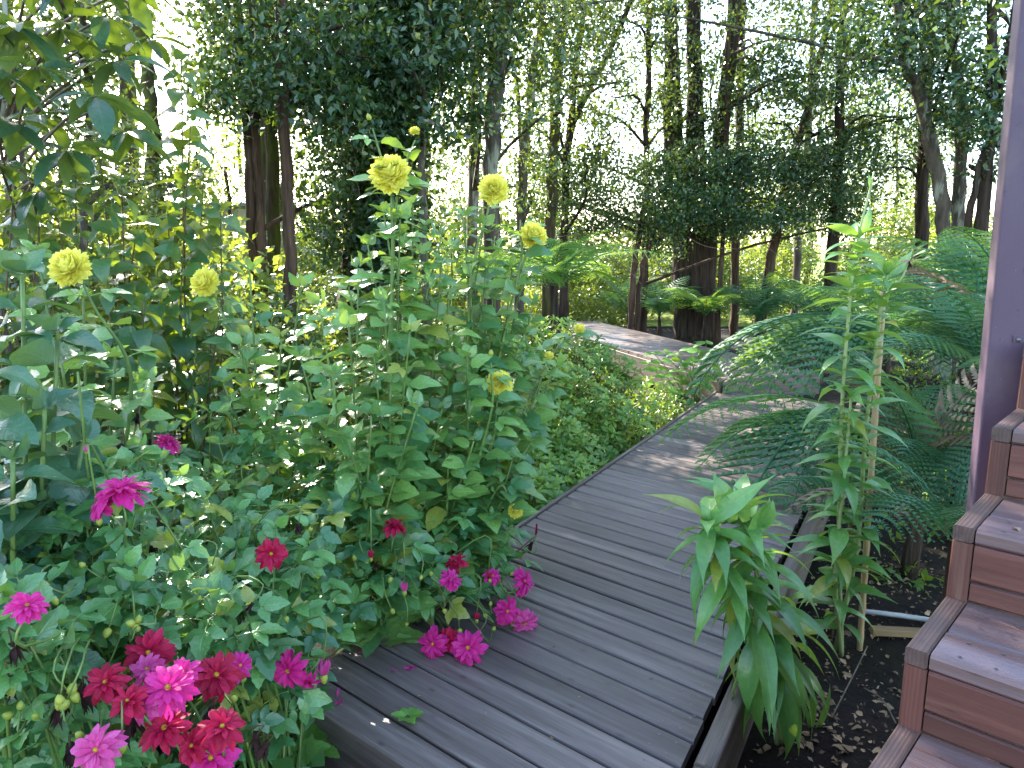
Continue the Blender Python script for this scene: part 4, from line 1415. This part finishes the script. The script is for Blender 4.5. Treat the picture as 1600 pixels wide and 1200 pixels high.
mg = empty('large_leaved_tree', (at(60, 200, 3.9).x, 3.9, GZ), 'tree with long glossy leaves filling the top left corner', 'tree')
for tx, w in ((12, .035), (45, .025), (-60, .03)):
    P = [Vector((at(tx, 400, 3.9).x + q * rng.gauss(0, .03), 3.9, GZ - .1 + q * .95)) for q in range(6)]
    stem_to(mg, P, w * .6, w * .4, 'bark_grey', 'trunk', 20, 8)
for (x, y, d) in [(60, 105, 3.0), (150, 150, 2.9), (15, 190, 3.0), (105, 235, 3.1), (185, 95, 3.3), (95, 45, 3.2), (25, 40, 3.1), (165, 25, 3.4), (60, 300, 3.3), (-20, 110, 2.9), (120, 120, 3.4), (70, 180, 3.5), (200, 205, 3.5), (0, 260, 3.2), (140, 70, 3.6), (45, -30, 3.2), (130, -40, 3.2), (210, -20, 3.5), (190, 160, 3.8), (30, 140, 3.7), (150, 260, 3.7), (230, 60, 3.7), (-30, 20, 3.2)]:
    p = at(x, y, d)
    root = Vector((at(30, 400, 3.9).x + rng.gauss(0, .05), 3.9, p.z - .25))
    stem_to(mg, [root, root.lerp(p, .6) + Vector((0, 0, .03)), p], .009, .005, 'twig', 'branch', 8, 5)
    a = rng.uniform(0, 6.28)
    for i in range(8):
        dd = Vector((math.cos(a), math.sin(a), rng.uniform(-.6, .35)))
        leaf_on(mg, 'leaf', ['magnolia1'], p, dd, rng.uniform(.15, .25), Vector((0, 0, 1)) + rvec(.25))
        a += 2.399

# ------------------------------------------------------------------ yellow dahlias
def dahlia(label, base, d, tips, keys, size, blooms=(), gap=.1, name='yellow_dahlia', group='yellow dahlia plants', start=.2, r0=.007):
    b0 = at(base, 800, d)
    r = empty(name, (b0.x, d, GZ), label, 'dahlia', group)
    for (x, y, dd) in tips:
        tip = at(x, y, d + dd)
        b_ = Vector((b0.x + rng.gauss(0, .05), d + rng.gauss(0, .05), GZ - .04))
        m = b_.lerp(tip, .45) + Vector((rng.gauss(0, .03), 0, .16))
        leafy_stem(r, [b_, m, tip], keys, size, gap, start, r0, .004, 'stem', up_tilt=.05, n=16)
    for (x, y, dd, px, face, fromy) in blooms:
        p = at(x, y, d + dd)
        s_ = at(*fromy, d + dd * .7)
        b_ = Vector((b0.x, d, GZ - .04))
        fd = Vector(face).normalized()
        P = stem_to(r, [b_, b_.lerp(s_, .6) + Vector((0, 0, .1)), s_, s_.lerp(p, .6) + Vector((0, 0, .01)), p - fd * .03], .009, .003, 'stem', 'flower_stalk', 18)
        for q in (.35, .48, .6, .72, .84):
            k = int(q * 18)
            a = rng.uniform(0, 3.14)
            for s2 in (0, math.pi):
                leaf_on(r, 'leaf', keys, P[k], Vector((math.cos(a + s2), math.sin(a + s2), .2)), size * (1.1 - .55 * q) * rng.uniform(.8, 1.1), Vector((0, -.3, 1)) + rvec(.2))
        if px > 20:
            yellow_flower(r, p, fd, px * (d + dd) / F_PX)
        elif px > 12:
            yellow_flower(r, p, fd, px * (d + dd) / F_PX)
        else:
            put('bud', T['bud'][0], r, facing(p, fd, 1.0))
    return r


UPC = (.15, -.8, .55)
K1 = ['dahlia3', 'dahlia1', 'dahlia1']
dahlia('tallest yellow dahlia with one big bloom above the centre', 590, 2.95,
       [(560, 420, 0), (655, 400, .1), (625, 345, 0), (690, 370, .15), (600, 470, -.2), (640, 520, -.25), (585, 560, -.25)],
       K1, .18, [(610, 275, -.05, 64, (-.1, -.75, .6), (613, 400)), (648, 206, 0, 18, (0, -.2, 1), (618, 330)), (578, 188, 0, 10, (-.3, -.2, 1), (615, 320))], gap=.092)
dahlia('bushy leafy dahlia below the tallest yellow bloom', 560, 2.7,
       [(500, 480, 0), (545, 510, -.1), (520, 590, -.1), (580, 650, -.15), (470, 560, .1), (650, 640, -.1), (610, 600, 0), (545, 690, -.2), (480, 650, 0)],
       K1, .17, gap=.09)
dahlia('yellow dahlia with two blooms leaning toward the boardwalk', 700, 3.3,
       [(760, 420, 0), (700, 455, -.2), (820, 520, .1), (840, 590, .1), (870, 575, .15), (760, 500, .1), (815, 440, .2)],
       K1, .175, [(771, 298, -.05, 49, (.1, -.85, .35), (740, 420)), (832, 370, .1, 45, (.35, -.7, .5), (800, 470)), (858, 556, .15, 16, (.2, -.3, .9), (835, 620)), (905, 515, .5, 20, (.2, -.4, .8), (860, 560)), (813, 333, .1, 10, (0, 0, 1), (812, 420))], gap=.095)
dahlia('yellow dahlia with a low bloom beside the deck edge', 690, 3.05,
       [(785, 650, 0), (730, 560, -.1), (740, 690, -.15), (800, 720, 0), (690, 640, -.1), (830, 690, .1), (760, 610, 0), (700, 730, -.15), (790, 770, 0)],
       K1, .165, [(780, 600, 0, 44, (.1, -.85, .4), (770, 690)), (767, 556, -.1, 10, (0, 0, 1), (768, 640)), (805, 800, -.1, 26, (.3, -.5, .8), (780, 760))], gap=.085)
dahlia('leafy budding dahlia just under the tallest bloom', 640, 3.15,
       [(600, 335, 0), (645, 320, 0), (575, 385, -.1), (665, 355, 0), (690, 410, -.1), (545, 450, -.15), (620, 420, -.1), (590, 490, -.2)],
       K1, .165, gap=.085, start=.35)
dahlia('leafy budding dahlia beneath the two right blooms', 730, 3.35,
       [(725, 340, 0), (755, 355, 0), (775, 390, .1), (735, 430, -.1), (800, 420, .1), (705, 390, 0), (770, 470, 0), (830, 480, .1)],
       K1, .165, gap=.09, start=.35)
dahlia('slender yellow dahlia with a bloom before the sunlit patch', 440, 3.0,
       [(390, 425, 0), (470, 450, .1), (440, 530, -.2), (380, 540, -.1), (490, 560, -.1), (420, 640, -.3), (350, 600, -.2), (475, 660, -.25)],
       K1, .17, [(322, 443, 0, 48, (-.35, -.75, .45), (380, 560))])
dahlia('yellow dahlia at far left with bloom over the climbers', 130, 2.5,
       [(60, 400, 0), (130, 470, -.1), (180, 560, .1), (95, 560, -.25), (225, 600, .1)],
       ['dahlia1', 'dahlia3'], .185, [(112, 420, -.3, 64, (-.2, -.75, .55), (205, 590))])

bl = empty('large_leaved_dahlia', (at(20, 900, 1.65).x, 1.65, GZ), 'dahlia with the largest grey green leaves at lower left edge', 'dahlia')
for (x, y, dd) in [(35, 430, .25), (90, 520, .2), (-20, 560, 0), (70, 640, .05), (130, 690, .1), (20, 720, -.1), (-40, 800, -.15), (95, 800, .05)]:
    tip = at(x, y, 1.7 + dd)
    b_ = bl.location + Vector((rng.gauss(0, .04), rng.gauss(0, .04), -.03))
    leafy_stem(bl, [b_, b_.lerp(tip, .5) + Vector((-.03, 0, .08)), tip], ['big1'], .205, .085, .5, .009, .005, 'stem', up_tilt=0.0, n=16)

# ------------------------------------------------------------------ pink dahlias
pctrl = [(0, 1000, 1.3), (0, 800, 1.7), (150, 1170, 1.3), (300, 1120, 1.42), (450, 1020, 1.95), (300, 800, 2.2), (430, 865, 2.1), (450, 700, 2.75), (600, 900, 2.5), (700, 800, 2.85), (820, 850, 3.05), (700, 960, 2.62), (820, 930, 2.85), (550, 985, 2.32), (150, 770, 1.75), (300, 660, 2.8), (200, 950, 1.6), (350, 980, 1.75)]
ppoly = [(-30, 830), (120, 760), (230, 680), (340, 640), (460, 690), (600, 770), (720, 800), (812, 800), (825, 880), (790, 935), (690, 950), (600, 945), (505, 955), (430, 1000), (330, 1015), (230, 990), (100, 1010), (-30, 1090)]
pb_ = [(-1.0, 1.5), (-1.4, 1.8), (-.72, 1.95), (-1.3, 2.3), (-.95, 2.6), (-.62, 3.0), (-1.35, 3.0), (-.42, 3.25)]
plab = ['pink dahlia with clustered blooms at the lower left corner', 'dahlia with a lone magenta bloom at the lower left edge', 'crimson and pink dahlia in front of the deck corner', 'dahlia with magenta blooms and withered heads at left', 'dahlia with a round crimson bloom at mid bed', 'pink dahlia sprawling over the boardwalk corner', 'leafy dahlia mostly without blooms behind the magenta one', 'pink dahlia drooping buds and blooms onto the planks']
PD = [empty('pink_dahlia', (x, y, GZ), l, 'dahlia', 'pink and crimson dahlia plants') for (x, y), l in zip(pb_, plab)]
cnt = [0] * len(PD)


def nearest(p):
    return min(range(len(PD)), key=lambda i: (PD[i].location.x - p.x) ** 2 + (PD[i].location.y - p.y) ** 2 + (50 if cnt[i] > 278 else 0))


for x, y, d in scatter(ppoly, 215, 31, pctrl):
    p = at(x, y, d)
    i = nearest(p)
    r = PD[i]
    b_ = r.location + Vector((rng.gauss(0, .06), rng.gauss(0, .06), -.03))
    m = b_.lerp(p, .5) + Vector((0, 0, .12 + .1 * rng.random()))
    n_before = len(r.children)
    P = stem_to(r, [b_, m, p], .005, .0025, 'stem', n=10, sides=5)
    a = rng.uniform(0, 6.28)
    for q in (4, 5.5, 7, 8.5, 9.8):
        if rng.random() < .15:
            continue
        pp = P[int(q)].lerp(P[min(10, int(q) + 1)], q - int(q))
        for s2 in (0, math.pi):
            dd = Vector((math.cos(a + s2), math.sin(a + s2) - .15, rng.uniform(-.3, .3)))
            kk_ = rng.choice(['low3', 'low3', 'low5', 'low1'])
            leaf_on(r, 'leaf', [kk_], pp, dd, rng.uniform(.095, .15) * (.62 if kk_ == 'low1' else 1) * min(1, .55 + .22 * p.y), Vector((0, -.25, 1)) + rvec(.42))
            cnt[i] += 1
        a += 1.57
    for s2 in range(3):
        leaf_on(r, 'leaf', ['low1'], P[-1], Vector((math.cos(a + s2 * 2.1), math.sin(a + s2 * 2.1), 1.0)), rng.uniform(.04, .07), rvec(.4) + Vector((0, 0, .7)))
        cnt[i] += 1

CAMD = lambda p: (Vector((0, 0, CAM_Z)) - p).normalized()
FLW = [(200, 1095, 60, 'crimson', (-.2, -.5, .7), 0), (285, 1050, 55, 'magenta', (.3, -.3, .8), 0), (375, 1040, 44, 'magenta', (.4, -.4, .6), 0), (480, 1065, 40, 'magenta', (0, -.5, -.4), 0), (770, 900, 30, 'magenta', (.3, -.4, .6), 0), (700, 1000, 40, 'crimson', (-.1, -.9, .3), 0), (160, 790, 44, 'magenta', (-.3, -.3, .7), 0), (230, 1045, 50, 'pinkish', (0, -.6, .6), 0), (187, 765, 82, 'magenta', (0, 0, 1), 0), (155, 812, 42, 'pinkish', (0, 0, -1), 1), (262, 690, 42, 'magenta', (.3, 0, .9), 0), (42, 946, 58, 'magenta', (.3, -.2, .7), 0), (424, 865, 48, 'crimson', None, 0), (617, 822, 40, 'crimson', (.2, .1, 1), 0),
       (713, 877, 34, 'crimson', (-.2, -.2, 1), 0), (838, 828, 40, 'crimson', (.2, .3, 1), 0), (819, 908, 44, 'magenta', (.8, -.3, .5), 0), (793, 955, 42, 'magenta', (.3, -.6, .3), 0), (820, 974, 44, 'pinkish', (.2, -.8, -.1), 0), (676, 1006, 46, 'magenta', (-.2, -.9, .2), 0), (731, 1012, 56, 'magenta', (.1, -.8, .5), 0),
       (165, 1066, 66, 'crimson', (0, -.5, .8), 0), (232, 1020, 72, 'crimson', (.1, -.7, .6), 0), (262, 1075, 84, 'magenta', (.3, -.4, .8), 0), (225, 1098, 60, 'pinkish', (-.4, -.5, .6), 0), (338, 1055, 74, 'crimson', (.3, -.4, .8), 0), (450, 1048, 60, 'magenta', (-.1, -.7, .1), 0), (506, 1056, 56, 'pinkish', (.1, -.2, -1), 1), (257, 1137, 78, 'crimson', (-.1, -.5, .8), 0), (347, 1135, 70, 'crimson', (.3, -.4, .8), 0),
       (150, 1172, 78, 'pinkish', (0, -.6, .7), 0), (330, 1184, 80, 'magenta', (0, -.7, .6), 0), (300, 1165, 56, 'crimson', (-.2, -.6, .5), 0), (632, 924, 34, 'pinkish', (0, 0, -1), 1), (706, 905, 36, 'magenta', (.5, -.3, .6), 0), (745, 968, 26, 'crimson', (0, 0, -1), 1), (135, 706, 20, 'pinkish', (0, 0, -1), 1), (580, 872, 26, 'crimson', (0, -.2, -1), 1), (765, 905, 24, 'crimson', (.2, -.2, -1), 1)]
for x, y, px, kind, face, spent in FLW:
    d = idw(pctrl, x, y) - .13
    p = at(x, y, d)
    if y > 995 and x > 600:
        p = gnd(x, y, .055)
        d = p.y
    r = PD[nearest(p)]
    fd = CAMD(p) if face is None else Vector(face).normalized()
    b_ = r.location.copy()
    k0 = p - fd * .02
    m = b_.lerp(p, .6) + Vector((rng.gauss(0, .04), rng.gauss(0, .04), .14))
    stem_to(r, [b_, m, k0 - fd * .06 + Vector((0, 0, -.02 if not spent else .1)), k0], .004, .0022, 'stem', 'flower_stalk', 12, 5)
    pink_flower(r, p, fd, px * d / F_PX * 1.15, kind, bool(spent))
for x, y, n in [(200, 980, 5), (100, 1080, 5), (60, 1120, 3), (345, 890, 1), (650, 950, 3), (700, 935, 4), (750, 985, 4), (780, 930, 5), (815, 1000, 1), (560, 890, 2), (420, 960, 2), (240, 830, 2), (480, 800, 3), (90, 910, 3), (530, 870, 2), (170, 1140, 2), (380, 1090, 2)]:
    for _ in range(n):
        xx, yy = x + rng.gauss(0, 26), y + rng.gauss(0, 20)
        d = idw(pctrl, xx, yy) - .08
        p = at(xx, yy, d)
        p.z = max(p.z, .03)
        r = PD[nearest(p)]
        hang = Vector((rng.gauss(0, .4), -.2 + rng.gauss(0, .3), rng.choice((-1, -.8, .6))))
        q = p - hang.normalized() * .05
        stem_to(r, [r.location.lerp(q, .45) + Vector((0, 0, .16)), r.location.lerp(q, .8) + Vector((0, 0, .15)), q + Vector((0, 0, .01)), p], .003, .0018, 'stem', 'flower_stalk', 10, 4)
        if rng.random() < .22:
            put('withered_head', rng.choice(T['withered']), r, facing(p, -hang, rng.uniform(.6, .9)))
        else:
            put('bud', T['bud'][0], r, facing(p, hang, rng.uniform(.6, .9)))
for x, y in [(215, 650), (235, 690), (190, 700), (245, 815), (95, 1100), (195, 1085), (130, 1080), (20, 1010), (15, 1060), (700, 945), (830, 850), (400, 1150), (415, 1165), (330, 1110), (110, 1170), (205, 1125)]:
    d = idw(pctrl, x, y) - .03
    p = at(x, y, d)
    r = PD[nearest(p)]
    put('withered_head', rng.choice(T['withered']), r, facing(p, Vector((rng.gauss(0, .3), rng.gauss(0, .3), 1)), rng.uniform(.8, 1.3)))
    stem_to(r, [r.location.lerp(p, .6), p + Vector((.01, 0, .03)), p], .003, .002, 'stem_dark', 'flower_stalk', 6, 4)

# ------------------------------------------------------------------ lilies at right
def lily(label, stems, base, d, leafs, group, droop, gap, wide_=(1.0, 1.4), name='lily'):
    r = empty(name, base, label, 'lily', group)
    for pts, dd, t0, t1, lsize, dr in stems:
        P3 = [base + Vector((rng.gauss(0, .02), rng.gauss(0, .02), -.03))] + [at(x, y, d + dd) for x, y in pts]
        P = stem_to(r, P3, .011, .005, 'stem_lily', n=22, sides=7)
        ln = sum((P[i + 1] - P[i]).length for i in range(22))
        t = t0
        a = rng.uniform(0, 6.28)
        while t < t1:
            k = min(int(t * 22), 21)
            p = P[k].lerp(P[k + 1], t * 22 - k)
            tan = (P[k + 1] - P[k]).normalized()
            x = tan.cross(Vector((.3, .8, .1))).normalized()
            y = tan.cross(x)
            f = (t - t0) / (t1 - t0)
            dd_ = x * math.cos(a) + y * math.sin(a) + tan * rng.uniform(.2, .6) + Vector((0, 0, dr(f) + rng.uniform(-.2, .2)))
            leaf_on(r, 'leaf', ['lily1'], p, dd_, lsize * rng.uniform(.72, 1.15) * (1 - .25 * f), Vector((0, 0, 1)) + rvec(.2), rng.uniform(*wide_))
            a += 2.4
            t += gap / ln * rng.uniform(.8, 1.2)
        for i in range(6):
            a = i * 1.05 + rng.random() * .4
            leaf_on(r, 'leaf', ['lily1'], P[-1], Vector((math.cos(a) * .8, math.sin(a) * .8, rng.uniform(.3, 1.2))), lsize * rng.uniform(.6, .95), Vector((0, 0, 1)) + rvec(.3))
    return r


lb = gnd(1228, 1150, GZ + .06)
bent = lily('drooping lily bent over the boardwalk rail with dense hanging leaves',
     [([(1205, 1040), (1165, 940), (1125, 870), (1108, 815)], -.08, .22, .97, .30, lambda f: -1.0 + .9 * f), ([(1212, 1030), (1190, 930), (1172, 850), (1160, 800)], 0, .2, .97, .29, lambda f: -.8 + .9 * f)],
     lb, lb.y - .02, 0, 'lily plants by the stairs', 0, .0135, (.8, 1.1))
for x0, y0, x1, y1, L_ in [(1145, 815, 1118, 712, .235), (1118, 845, 1096, 755, .19), (1165, 815, 1158, 757, .17), (1185, 830, 1215, 790, .16), (1170, 840, 1250, 740, .2)]:
    p0, p1 = at(x0, y0, lb.y - .1), at(x1, y1, lb.y - .14)
    put('leaf', T['lily1'][1], bent, frame(p0, p1 - p0, (.1, -1, .2), L_ * 1.15, L_, L_ * .4))
tb = gnd(1308, 1012, GZ + .06)
tall = lily('tall upright lily with pale stems tied to a bamboo stake',
     [([(1311, 850), (1315, 650), (1328, 470), (1340, 370)], 0, .14, .99, .24, lambda f: -.1 + .25 * f), ([(1340, 850), (1352, 680), (1372, 520), (1386, 430)], .04, .16, .99, .225, lambda f: -.1 + .25 * f), ([(1305, 900), (1318, 760), (1330, 620)], -.05, .12, .95, .22, lambda f: -.15)],
     tb, tb.y, 0, 'lily plants by the stairs', 0, .024)
stem_to(tall, [at(1340, 372, tb.y), at(1352, 325, tb.y), at(1366, 268, tb.y)], .005, .003, 'stem_lily', n=6)
p0 = at(1360, 295, tb.y)
put('leaf', T['lily1'][0], tall, frame(p0, Vector((-.02, 0, 1)), (0, -1, 0), .08, .07, .07))
stem_to(tall, [at(1384, 440, tb.y + .04), at(1405, 440, tb.y), at(1420, 408, tb.y)], .005, .004, 'stem_lily', n=6)
put('withered_flower', T['withered'][0], tall, facing(at(1420, 410, tb.y), (0, 0, 1), .7))
for i in range(3):
    put('petal', T['petal_pinkish'][i], tall, frame(at(1420, 408, tb.y), Vector((math.cos(i * 2.1), math.sin(i * 2.1), .2)), (0, 0, 1), .035))
sb = gnd(1345, 1003, GZ + .02)
stake = empty('bamboo_stake', sb, 'straight tan bamboo stake supporting the tall lily', 'stake')
pt = at(1380, 455, sb.y + .12)
P = [sb + Vector((0, 0, -.12))]
nn = 12
rad = []
pts_, rd = [], []
for i in range(nn * 4 + 1):
    t = i / (nn * 4)
    pts_.append((sb + Vector((0, 0, -.12))).lerp(pt, t))
    rd.append(.0152 if i % 4 == 0 else .0130)
v, f, u = tube(pts_, rd, 10)
put('cane', mesh('cane', v, f, MAT['bamboo'], u), stake)
sb2 = gnd(1298, 985, GZ + .02)
st2 = empty('dry_cane', sb2, 'thin dark dead stem leaning beside the tall lily', 'stem')
stem_to(st2, [sb2 + Vector((0, 0, -.05)), at(1318, 880, sb2.y), at(1340, 756, sb2.y)], .010, .008, 'stem_dark', n=8)
# sword-shaped shoots at the foot of the lilies
sw = empty('sword_leaf_shoot', gnd(1268, 1140, GZ + .02), 'upright sword shaped green shoot on the soil between the lilies', 'plant')
for x1, y1, L_ in [(1288, 1020, .26), (1340, 1030, .24), (1262, 1060, .16)]:
    p0 = sw.location + Vector((rng.gauss(0, .01), 0, -.02))
    p1 = at(x1, y1, p0.y)
    put('leaf', T['lily1'][2], sw, frame(p0, p1 - p0, (.4, -1, .2), L_ * .6, L_, L_ * .4))

# ------------------------------------------------------------------ small plants and litter
T['weed5'] = [compound('celery_leaf', MAT['weed'], 5) for _ in range(3)]
for (x, y, n, lab) in [(470, 1150, 13, 'lobed bright green herb at the foot of the deck corner'), (410, 1125, 10, 'lobed green herb shaded under the crimson dahlias'), (430, 1195, 9, 'lobed herb lowest at the bottom edge near the deck fascia')]:
    b_ = gnd(x, y + 70, GZ)
    r = empty('lobed_herb', b_, lab, 'herb', 'lobed herbs by the deck corner')
    for i in range(n):
        a = i * 2.4
        tip = b_ + Vector((math.cos(a) * rng.uniform(.03, .12), math.sin(a) * rng.uniform(.03, .1), rng.uniform(.12, .24)))
        stem_to(r, [b_, b_.lerp(tip, .6) + Vector((0, 0, .03)), tip], .003, .002, 'stem', n=5, sides=4)
        leaf_on(r, 'leaf', ['weed5', 'weed5', 'weed1'], tip, Vector((math.cos(a), math.sin(a), .2)), rng.uniform(.1, .15), Vector((0, -.3, 1)))
p = gnd(636, 1122, .004)
r = empty('seedling', p, 'small bright seedling sprouting between two deck planks', 'seedling')
for i in range(6):
    a = i * 1.05
    leaf_on(r, 'leaf', ['weed1'], p, Vector((math.cos(a), math.sin(a), .5)), rng.uniform(.035, .055), (0, -.2, 1))
for (x, y, n, lab) in [(628, 1046, 5, 'shrivelled pink petals lying on the second plank'), (575, 1018, 2, 'single purple petal lying on the deck near the leaves'), (512, 1100, 4, 'curled magenta petals hanging over the deck corner'), (528, 1078, 1, 'small pink petal stuck on the front plank')]:
    p = gnd(x, y, .004)
    r = empty('fallen_petals', p, lab, 'petals', 'fallen dahlia petals')
    for i in range(n):
        a = rng.uniform(0, 6.28)
        put('petal', rng.choice(T['petal_magenta' if i % 2 else 'petal_pinkish']), r, frame(p + Vector((rng.gauss(0, .018), rng.gauss(0, .012), .004)), Vector((math.cos(a), math.sin(a), .05)), (0, 0, 1), .035, .042, .03))

# dead leaves on the soil by the stairs and on the deck
soil_poly = [(1140, 1195), (1185, 1060), (1240, 960), (1300, 850), (1400, 860), (1470, 870), (1475, 930), (1420, 1010), (1405, 1110), (1380, 1195)]
k = 0
for x, y, d in scatter(soil_poly, 300, 5.5, [(0, 0, 1)]):
    if math.sin(x * .043 + 1) * math.sin(y * .037 + x * .011) + rng.uniform(-.3, .9) < 0:
        continue
    p = gnd(x, y, GZ + .03)
    p.z = ground_z(p.x, p.y) + .006
    a = rng.uniform(0, 6.28)
    L_ = rng.choice((.018, .022, .028, .034, .042, .055))
    o = put('dead_leaf', rng.choice(T['dry1']), None, frame(p, Vector((math.cos(a), math.sin(a), rng.uniform(-.1, .3))), Vector((rng.gauss(0, .4), rng.gauss(0, .4), 1)), L_))
    tag(o, 'dry curled brown leaf lying on the dark soil by the stairs', 'leaf', 'dead leaves on the soil')
dk = [(970, 826), (945, 718), (868, 1010), (1300, 1005), (1020, 1060), (760, 1112), (905, 1090), (710, 980), (1085, 1120), (968, 890), (655, 1088), (860, 1150)]
for x, y in dk:
    p = gnd(x, y, .004)
    if x > 1200:
        continue
    a = rng.uniform(0, 6.28)
    o = put('leaf_fragment', rng.choice(T['dry1']), None, frame(p, Vector((math.cos(a), math.sin(a), .05)), (0, 0, 1), rng.uniform(.008, .018)))
    tag(o, 'tiny pale dry leaf fragment lying on the deck planks', 'leaf', 'leaf fragments on the deck')
o = put('dead_leaf', T['dry1'][0], None, frame(gnd(1004, 683, .02), Vector((.6, .5, .1)), (0, 0, 1), .06))
tag(o, 'curled orange brown leaf on the left edge board', 'leaf')
o = put('dead_leaf', T['dry1'][1], None, frame(C2 + U_ * .36 + X_ * .1 + Z * (RISE + .004), X_ + U_ * .1, (0, 0, 1), .03))
tag(o, 'small reddish dry leaf lying on a stair tread', 'leaf')
# litter crumbs: nobody could count them
n = 2600
cx = nrg.uniform(.6, 2.6, n)
cyy = nrg.uniform(1.4, 4.2, n)
keep = np.array([not (-.05 < (Vector((a, b, 0)) - PR).dot(W_) + 0 < .0) and (Vector((a, b, 0)) - PR).dot(W_) > .1 and (Vector((a, b, 0)) - C2).dot(X_) < -.02 for a, b in zip(cx, cyy)])
pts3 = [Vector((a, b, ground_z(a, b) + .008)) for a, b in zip(cx[keep], cyy[keep])]
o = put('leaf_litter', big_mesh('leaf_litter', leaf_cloud(pts3, [.01] * len(pts3), 1, .022, flat=.3), leaf_mat('crumbled_litter', G('#4a3424'), G('#b59a78'), None, None, .05, .8, 0, island=True)))
tag(o, 'crumbled dead leaf litter strewn over the dark soil', 'litter', kind='stuff')
# loose wood strip and white pipe behind the lilies
a, b = gnd(1362, 980, GZ + .05), gnd(1440, 984, GZ + .05)
o = board('wood_strip', a, b + (b - a) * .6, MAT['rawwood'], None, None, .045, GZ + .05, .03, r=.003)
tag(o, 'pale raw wood strip lying on the soil behind the lilies', 'plank')
a, b = gnd(1350, 955, GZ + .05), gnd(1470, 972, GZ + .05)
v, f, u = tube([a, a.lerp(b, .5) + Vector((0, .01, 0)), b + (b - a) * .3], .012, 8)
tag(put('plastic_pipe', mesh('plastic_pipe', v, f, MAT['pipe'], u)), 'thin white plastic pipe on the soil beside the stairs', 'pipe')
# twigs on the soil
for i, (x0, y0, x1, y1, lab) in enumerate([(1300, 1120, 1355, 1010, 'curved pale twig on the soil near the sword leaf shoot'), (1350, 1075, 1400, 1130, 'thin dark twig lying on the soil beside the lowest step'), (1155, 1120, 1200, 1085, 'short grey twig on the soil by the rail'), (1195, 1010, 1205, 1130, 'pale vertical dead stalk at the bent lily foot')]):
    a, b = gnd(x0, y0, GZ + .04), gnd(x1, y1, GZ + .04)
    v, f, u = tube(smooth_line([a, a.lerp(b, .5) + Vector((.02, .02, .01)), b], 8), .003, 5)
    tag(put('twig', mesh('twig', v, f, MAT['twig'], u)), lab, 'twig')

# dark weeds under the pink dahlias
wx, wy = nrg.uniform(-1.9, -.35, 420), nrg.uniform(1.15, 2.42, 420)
pts3 = [Vector((a, b, ground_z(a, b) + .06 + .24 * rng.random())) for a, b in zip(wx, wy) if (Vector((a, b, 0)) - PL).dot(n0) < -.2]
o = put('bed_weeds', big_mesh('bed_weeds', leaf_cloud(pts3, [.1] * len(pts3), 9, .075, flat=.9, wide=.6), leaf_mat('bed_weed_leaf', G('#274f2c'), G('#4f7c3e'), None, G('#90ac30'), .26, .36, 0, island=True)))
tag(o, 'low leafy weeds shaded beneath the pink dahlias', 'weeds', kind='stuff')
# low growth on the soil left of the boardwalk and under the trees
gx, gy = nrg.uniform(-5, 2.2, 5200), nrg.uniform(3.2, 12, 5200)
ok = (gx < PL.x + (gy - PL.y) * math.tan(AZ) - .06) & ~((gy > 7) & (gx > A0.x - .3 - (gy - A0.y) * .31))
pts3 = [Vector((a, b, ground_z(a, b) + .03)) for a, b in zip(gx[ok], gy[ok])]
o = put('ground_cover', big_mesh('ground_cover', leaf_cloud(pts3, [.08] * len(pts3), 5, .07, flat=.5), MAT['grass']))
tag(o, 'low green ground cover between the shrubs left of the boardwalk', 'ground cover', kind='stuff')
gx, gy = nrg.uniform(2.0, 9, 3200), nrg.uniform(3.6, 15, 3200)
ok = (gx > PR.x + (gy - PR.y) * math.tan(AZ) + .25) & ~((gy > 7) & (gx < A0.x + 2.0 - (gy - A0.y) * .31))
pts3 = [Vector((a, b, ground_z(a, b) + .03)) for a, b in zip(gx[ok], gy[ok])]
o = put('fern_undergrowth', big_mesh('fern_undergrowth', leaf_cloud(pts3, [.1] * len(pts3), 5, .07, flat=.5), MAT['grass']))
tag(o, 'dim low undergrowth below the ferns right of the boardwalk', 'undergrowth', kind='stuff')
